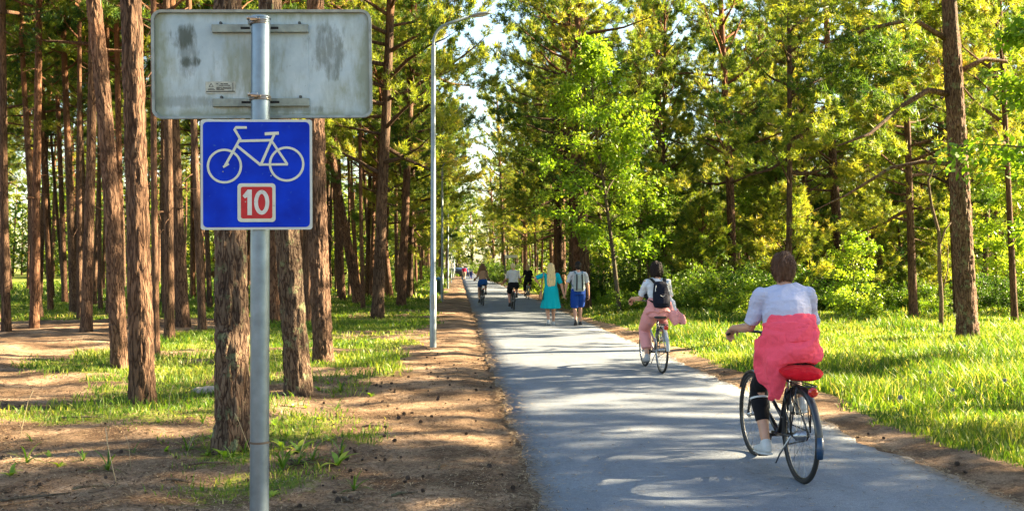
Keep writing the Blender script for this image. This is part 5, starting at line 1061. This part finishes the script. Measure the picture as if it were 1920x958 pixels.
mb = MB(); mb.tube([c_(t_-.2)+Vector((-.085, -.03, 0)), c_(t_-.215)+Vector((-.087, 0, 0)), c_(t_-.2)+Vector((-.085, .035, .006))], .004, 5); mb.build('white_mark', MATS['piping_white'], r_)

# walking couple -----------------------------------------------------
def walk_joints(H, step=.18, arm_l=None, arm_r=None, k=1.0, lead=1):
    s_ = H/1.72; J = {'hip': (0, 0, .93*s_), 'waist': (0, 0, 1.10*s_), 'chest': (.005, 0, 1.28*s_), 'neck': (.0, 0, 1.46*s_), 'head': (.02, 0, 1.60*s_)}
    for s in (-1, 1):
        f = 1 if s == lead else -1; sh = Vector((0, s*.18*k*s_, 1.39*s_)); J['sh', s] = sh; hp = Vector((0, s*.09, .89*s_))
        an = Vector((step*.8*f, s*.085, .09)) if f > 0 else Vector((-step, s*.085, .15)); J['hp', s] = hp; J['an', s] = an; J['kn', s] = ik(hp, an, .43*s_, .42*s_, (1, 0, 0)); J['toe', s] = an+Vector((.15, 0, -.065 if f > 0 else -.125))
        tgt = arm_l if s == 1 else arm_r
        if tgt is None: tgt = (f*-.12, s*.25*k, .84*s_)
        wr = Vector(tgt); J['wr', s] = wr; l1, l2 = .29*s_, .26*s_; D_ = (wr-sh).length
        if D_ > l1+l2-.003: q = D_/(l1+l2-.003); l1 *= q; l2 *= q
        J['el', s] = ik(sh, wr, l1, l2, (-.6, s*.5, 0) if tgt is not arm_l or arm_l is None else (-.3, s*1.0, .2))
    return J
def at_px(px, py): p = G(px, py); return p
pw = at_px(1033, 610); pm_ = at_px(1084, 610); gap = (pm_-pw).length; WH_ = R(-1)
JW = walk_joints(1.70, .16, arm_l=(.22, .30, 1.13), arm_r=(.0, -gap*.48, .83), lead=-1)
C1 = person(JW, 'woman with very long blonde hair in a turquoise dress, walking hand in hand', (pw.x, pw.y, 0), math.pi/2-WH_, w=1.08, voxel=.009, hair=('long', (.72, .55, .28), 'blonde_hair', .46, .115),
    dress=('turquoise_jersey', (.0, .52, .62), .8, .48, .07), shoes=('white_trainers', (.7, .7, .7), (.8, .8, .8)), hand_dirs={1: (Vector((.2, -.3, -.9)), Vector((0, -1, 0)), 25), -1: (Vector((0, -.25, -1)), Vector((0, -1, 0)), 35)})
JM = walk_joints(1.74, .17, arm_l=(.0, gap*.48, .86), arm_r=(.05, -.30, .82), k=1.08, lead=-1)
C2 = person(JM, 'man in white tee, black cap and blue shorts, holding the blonde woman by hand', (pm_.x, pm_.y, 0), math.pi/2-WH_, w=1.08, voxel=.009, hair=('short', (.02, .012, .01), 'black_hair'), cap=('black_cap', (.012, .012, .014)),
    top=('white_tee', (.72, .73, .8), .8, .2), bottom=('royal_shorts', (.01, .07, .42), 'shorts', .95, .03), shoes=('dark_trainers', (.02, .02, .025), (.06, .06, .06)), hand_dirs={1: (Vector((0, .25, -1)), Vector((0, 1, 0)), 35)})
r_, c_, t_ = backpack(JM, C2, 'grey backpack with dark stripes on the man in blue shorts', (.42, .5, .52), 'grey_canvas', .31, .47, .15, ('strap_blue', (.2, .32, .4)))
for s in (-1, 1):
    mb = MB(); mb.sweep([(c_(t_-.02)+Vector((-.05, s*.07, 0)), .018, .006), (c_(t_-.2)+Vector((-.105, s*.075, 0)), .018, .006), (c_(t_-.45)+Vector((-.10, s*.08, 0)), .018, .006)], (0, 1, 0), 8); mb.build('dark_stripe', MATS['strap_black'], r_, True)
root = empty('shoulder_bag', C1.location, C1.rotation_euler); tag(root, 'tan leather shoulder bag at the left hip of the blonde woman', 'handbag')
TAN = plain('tan_leather', (.5, .24, .11), .55, 0, .15, 20, .2); mb = MB(); mb.sweep([((-.02, .29, .72), .14, .05), ((-.02, .285, .82), .13, .05), ((-.02, .27, .93), .09, .025)], (1, 0, 0), 18, .3); vox(mb, 'bag', TAN, root, .008, 2, .006)
mb = MB(); mb.tube([(-.1, .27, .92), (-.09, .235, 1.2), (-.06, .2, 1.43), (.02, .19, 1.46), (.09, .22, 1.3), (.07, .27, .92)], .011, 6); mb.build('strap', TAN, root, True)

# riders ahead -------------------------------------------------------
bicycle('dark bicycle ridden by the woman in blue shorts', 906, 573.5, R(-3), (.02, .02, .02), 'black_frame', (.02, .02, .02), 'black_saddle', (.02, .02, .02), 'black_mudguard', rack=False)
JD = rider_joints(.95, .05, 1.06, .96, .50)
D_ = rider('woman cyclist with loose long brown hair and blue denim shorts', 906, 573.5, R(-3), JD, w=.98, voxel=.010, skin_m=skin('tan_skin', (.55, .30, .18)), hair=('long', (.22, .12, .06), 'brown_hair', .22, .17),
    top=('peach_vest', (.62, .36, .22), 0, .6), bottom=('denim_shorts', (.02, .12, .42), 'shorts', .45, .012), shoes=('black_shoe', (.02, .02, .02), (.03, .03, .03)))
bicycle('dark bicycle ridden by the cyclist in the white tee', 963.5, 581.5, R(-1), (.03, .03, .03), 'black_frame', (.02, .02, .02), 'black_saddle', (.02, .02, .02), 'black_mudguard', rack=False)
JE = rider_joints(1.05, .05, 1.06, .93, .52)
E_ = rider('cyclist with short fair hair in a white tee and black shorts', 963.5, 581.5, R(-1), JE, w=1.1, voxel=.010, skin_m=skin('pink_skin', (.66, .32, .24)), hair=('short', (.75, .6, .35), 'fair_hair'),
    top=('bright_white_tee', (.8, .8, .86), .8, .3), bottom=('black_shorts', (.012, .012, .02), 'shorts', .9, .02), shoes=('black_shoe', (.02, .02, .02), (.03, .03, .03)))
bicycle('pale bicycle ridden by the blonde woman in black', 991, 560.5, R(-2), (.5, .5, .5), 'grey_frame', (.02, .02, .02), 'black_saddle', (.4, .4, .4), 'grey_mudguard', rack=False)
JF = rider_joints(.92, .04, 1.06, .93, .49)
F_ = rider('blonde woman cyclist all in black beyond the walking couple', 991, 560.5, R(-2), JF, w=1.0, voxel=.011, hair=('long', (.7, .5, .27), 'sandy_hair', .22, .09),
    top=('black_top', (.012, .012, .014), .8, .1), bottom=('black_trousers', (.012, .012, .014), 'trousers', 1.6, .02), shoes=('black_shoe', (.02, .02, .02), (.03, .03, .03)))
p = G(870.5, 524.8); JG = walk_joints(1.68, .15, lead=1)
person(JG, 'distant walker in a crimson top and pale trousers', (p.x, p.y, 0), math.pi/2, w=1.08, voxel=.013, top=('crimson_top', (.65, .02, .08), .9, .2), bottom=('cream_trousers', (.6, .5, .38), 'trousers', 1.9, .02), shoes=('black_shoe', (.02, .02, .02), (.03, .03, .03)))
p = G(883, 524.0); JH = walk_joints(1.68, .15, lead=-1)
person(JH, 'distant walker in a lilac top and dark blue trousers', (p.x, p.y, 0), math.pi/2, w=1.05, voxel=.013, top=('lilac_top', (.55, .5, .7), .9, .2), bottom=('navy_trousers', (.03, .05, .2), 'trousers', 1.9, .02), shoes=('black_shoe', (.02, .02, .02), (.03, .03, .03)))

# ------------------------------------------------------------------ small things on the ground
rg = np.random.default_rng(8)
def make_weed(name, seed, nl, ln, wd, mat):
    rg = np.random.default_rng(seed); V = []; 
    for i in range(nl):
        az = rg.uniform(0, 6.28); e = rg.uniform(.5, 1.35); l = ln*rg.uniform(.55, 1.1); p = np.array([0, 0, -.01]); d = np.array([math.cos(az), math.sin(az), 0]); sd_ = np.array([-math.sin(az), math.cos(az), 0]); prev = None
        for j in range(6):
            t = j/5; w_ = wd*math.sin(math.pi*min(1, .12+t*.88))**.8*.5*(1+.25*(j % 2)); q = (p+sd_*w_, p-sd_*w_)
            if prev: V += [prev[0], prev[1], q[1], q[0]]
            prev = q; e2 = e-t*1.2; p = p+(d*math.cos(e2)+np.array([0, 0, math.sin(e2)]))*l/5
    V = np.array(V); return poly_mesh(name, V, 4, mat, None, np.repeat(rg.uniform(.2, .8, nl), 5))
WEED = [make_weed('leafy_weed', 90, 9, .24, .05, M_LEAF), make_weed('leafy_weed', 91, 12, .17, .035, M_LEAF), make_weed('leafy_weed', 92, 14, .30, .018, M_GRASS), make_weed('leafy_weed', 93, 6, .14, .045, M_LEAF)]
wu = set()
spots = [(600, 735), (620, 745), (575, 765), (545, 790), (520, 800), (640, 860), (632, 875), (505, 912), (515, 925), (665, 918), (540, 818), (590, 815), (560, 852), (590, 870), (610, 830), (380, 800), (400, 830), (350, 845), (330, 770), (365, 760),
    (300, 800), (60, 830), (90, 860), (45, 875), (110, 880), (160, 868), (20, 900), (205, 880), (610, 720), (650, 700), (690, 745), (628, 770), (390, 850), (440, 870), (470, 880), (530, 880), (420, 855), (640, 735), (570, 715), (700, 700), (310, 845), (255, 850), (530, 845), (555, 875), (600, 790), (575, 805), (545, 765), (460, 850)]
for i, (px, py) in enumerate(spots):
    p = G(px+rg.uniform(-6, 6), py); k = (0, 2, 1, 2, 3, 2)[i % 6]; o = WEED[k] if k not in wu else copy_tree(WEED[k]); wu.add(k); o.location = (p.x, p.y, gz(p.x, p.y)); o.rotation_euler = (0, 0, rg.uniform(0, 6.28)); o.scale = [rg.uniform(.4, .9)]*3
    tag(o, 'small green weed sprouting from the bare soil around the sign pole', 'weed', 'weeds around the sign pole')
# bigger tufts left of the pole
def make_stalk():
    mb = MB(); mb.tube([(0, 0, 0), (.01, 0, .15), (.03, 0, .3), (.08, 0, .4)], [.0028, .0025, .002, .003], 5); return mb.build('dry_stalk', plain('dry_straw', (.62, .5, .3), .8), None, True)
sk_ = make_stalk()
for i, (px, py) in enumerate([(38, 820), (218, 905), (375, 700), (520, 690), (470, 850), (505, 790), (560, 860), (200, 850), (245, 880), (315, 800), (590, 620), (600, 610), (660, 600), (405, 805), (350, 850)]):
    o = sk_ if i == 0 else copy_tree(sk_); p = G(px, py); o.location = (p.x, p.y, gz(p.x, p.y)); o.rotation_euler = (rg.normal(0, .15), rg.normal(0, .15), rg.uniform(0, 6)); o.scale = [rg.uniform(.7, 1.2)]*3; tag(o, 'dry straw coloured grass stalk, '+ORD[i]+' of the scattered dry stalks', 'grass stalk', 'dry stalks in the left clearing')
# pine cones
mb = MB(); mb.ell((0, 0, .02), (.016, .016, .026), None, 10, 8)
for i in range(46):
    t = (i+.5)/46; a = i*2.4; r = .021*math.sin(math.pi*(.1+.82*t))**.7; z = .045-.05*t+.0; d = Vector((math.cos(a), math.sin(a), .35-.5*t)).normalized(); c = Vector((0, 0, z))+Vector((math.cos(a), math.sin(a), 0))*r; s = Vector((-math.sin(a), math.cos(a), 0))
    mb.add([c-s*.006-d*.004, c+s*.006-d*.004, c+s*.005+d*.009, c-s*.005+d*.009], [(0, 1, 2, 3)])
cone = mb.build('pine_cone', plain('cone_brown', (.075, .045, .03), .85, 0, .3, 90), None)
n = 0; first = True
while n < 150:
    y = 5.2*(20/5.2)**rg.uniform(0, 1); x = rg.uniform(-1.9, .5) if rg.uniform(0, 1) < .8 else rg.uniform(-5, .4)
    if n > 138: x = rg.uniform(3.8, 4.6); y = rg.uniform(7, 16)
    if x < -.53*y or grass_mask(x, y) > .6: continue
    o = cone if first else copy_tree(cone); first = False; o.location = (x, y, gz(x, y)+.012); o.rotation_euler = (rg.uniform(.9, 2), 0, rg.uniform(0, 6.28)); o.scale = [rg.uniform(.35, .75)]*3
    tag(o, 'small dark open pine cone lying on the dirt verge', 'pine cone', 'pine cones scattered over the dirt'); n += 1
# stone and fallen sticks
p = G(387, 742); mb = MB(); mb.sweep([((-.17, 0, .02), .08, .05), ((0, 0, .05), .13, .07), ((.16, .0, .07), .09, .055)], (0, 1, 0), 16); o = vox(mb, 'pale_stone', plain('stone', (.42, .36, .31), .85, 0, .3, 18, .5, .01), None, .012, 2, .03, (7, 7, 7), 1); o.location = (p.x, p.y, gz(p.x, p.y)-.02); tag(o, 'pale rounded stone half hidden behind the thick trunk', 'stone')
for i, (px, py, l, a) in enumerate([(395, 878, .34, .1), (60, 935, .5, .5), (555, 872, .25, 2.6), (700, 802, .22, .2), (830, 880, .16, 1.2), (180, 920, .3, .3), (330, 905, .22, 2.9), (760, 930, .2, .4), (15, 950, .4, .8), (650, 940, .18, 2.2), (700, 596, .6, 0), (150, 790, .45, .1)]):
    p = G(px, py); mb = MB(); mb.tube([(-l/2, 0, .01), (-l/6, .015, .02), (l/5, -.01, .018), (l/2, .02, .012)], [.011, .01, .008, .004], 6); mb.tube([(0, 0, .018), (l*.15, l*.16, .02)], [.006, .003], 5)
    o = mb.build('fallen_stick', M_TWIG, None, True); o.location = (p.x, p.y, gz(p.x, p.y)); o.rotation_euler = (0, 0, a); tag(o, 'short dry stick on the soil, '+['behind the sign pole', 'at the bottom left corner', 'just right of the sign pole in the grass', 'on the verge above the cone litter', 'near the path edge', 'left of the sign pole foot', 'close left of the sign pole', 'lowest on the dirt verge', 'leftmost of all', 'right of the sign pole foot', 'in the grass beside the flaky trunk', 'on the sandy patch at left'][i], 'stick', 'fallen sticks')
# seed heads in the right verge
mb = MB(); mb.tube([(0, 0, 0), (.01, 0, .15), (.0, .01, .3)], .0022, 5); d0 = mb.build('dandelion_clock', plain('green_stem', (.16, .3, .06), .6), None, True)
V = []; 
for i in range(160):
    d = unit(rg.normal(0, 1, 3)); s = unit(np.cross(d, rg.normal(0, 1, 3)))*.003; c = np.array([0, .01, .315]); V += [c+d*.006-s, c+d*.006+s, c+d*.026+s*2.2, c+d*.026-s*2.2]
poly_mesh('seed_head', np.array(V), 4, plain('seed_white', (.8, .8, .76), .9), d0)
for i, (px, py) in enumerate([(1809, 680), (1741, 740), (1784, 775), (1690, 805), (1882, 760)]):
    o = d0 if i == 0 else copy_tree(d0); p = G(px, py); o.location = (p.x, p.y, gz(p.x, p.y)+.02); o.rotation_euler = (0, rg.normal(0, .1), rg.uniform(0, 6)); o.scale = [rg.uniform(.7, .95)]*3; tag(o, 'white dandelion clock in the right verge, '+['nearest the stout trunk', 'leftmost but one', 'in the middle of the shaded band', 'leftmost and closest to the dirt', 'closest to the right picture edge'][i], 'dandelion', 'dandelion clocks in the verge')
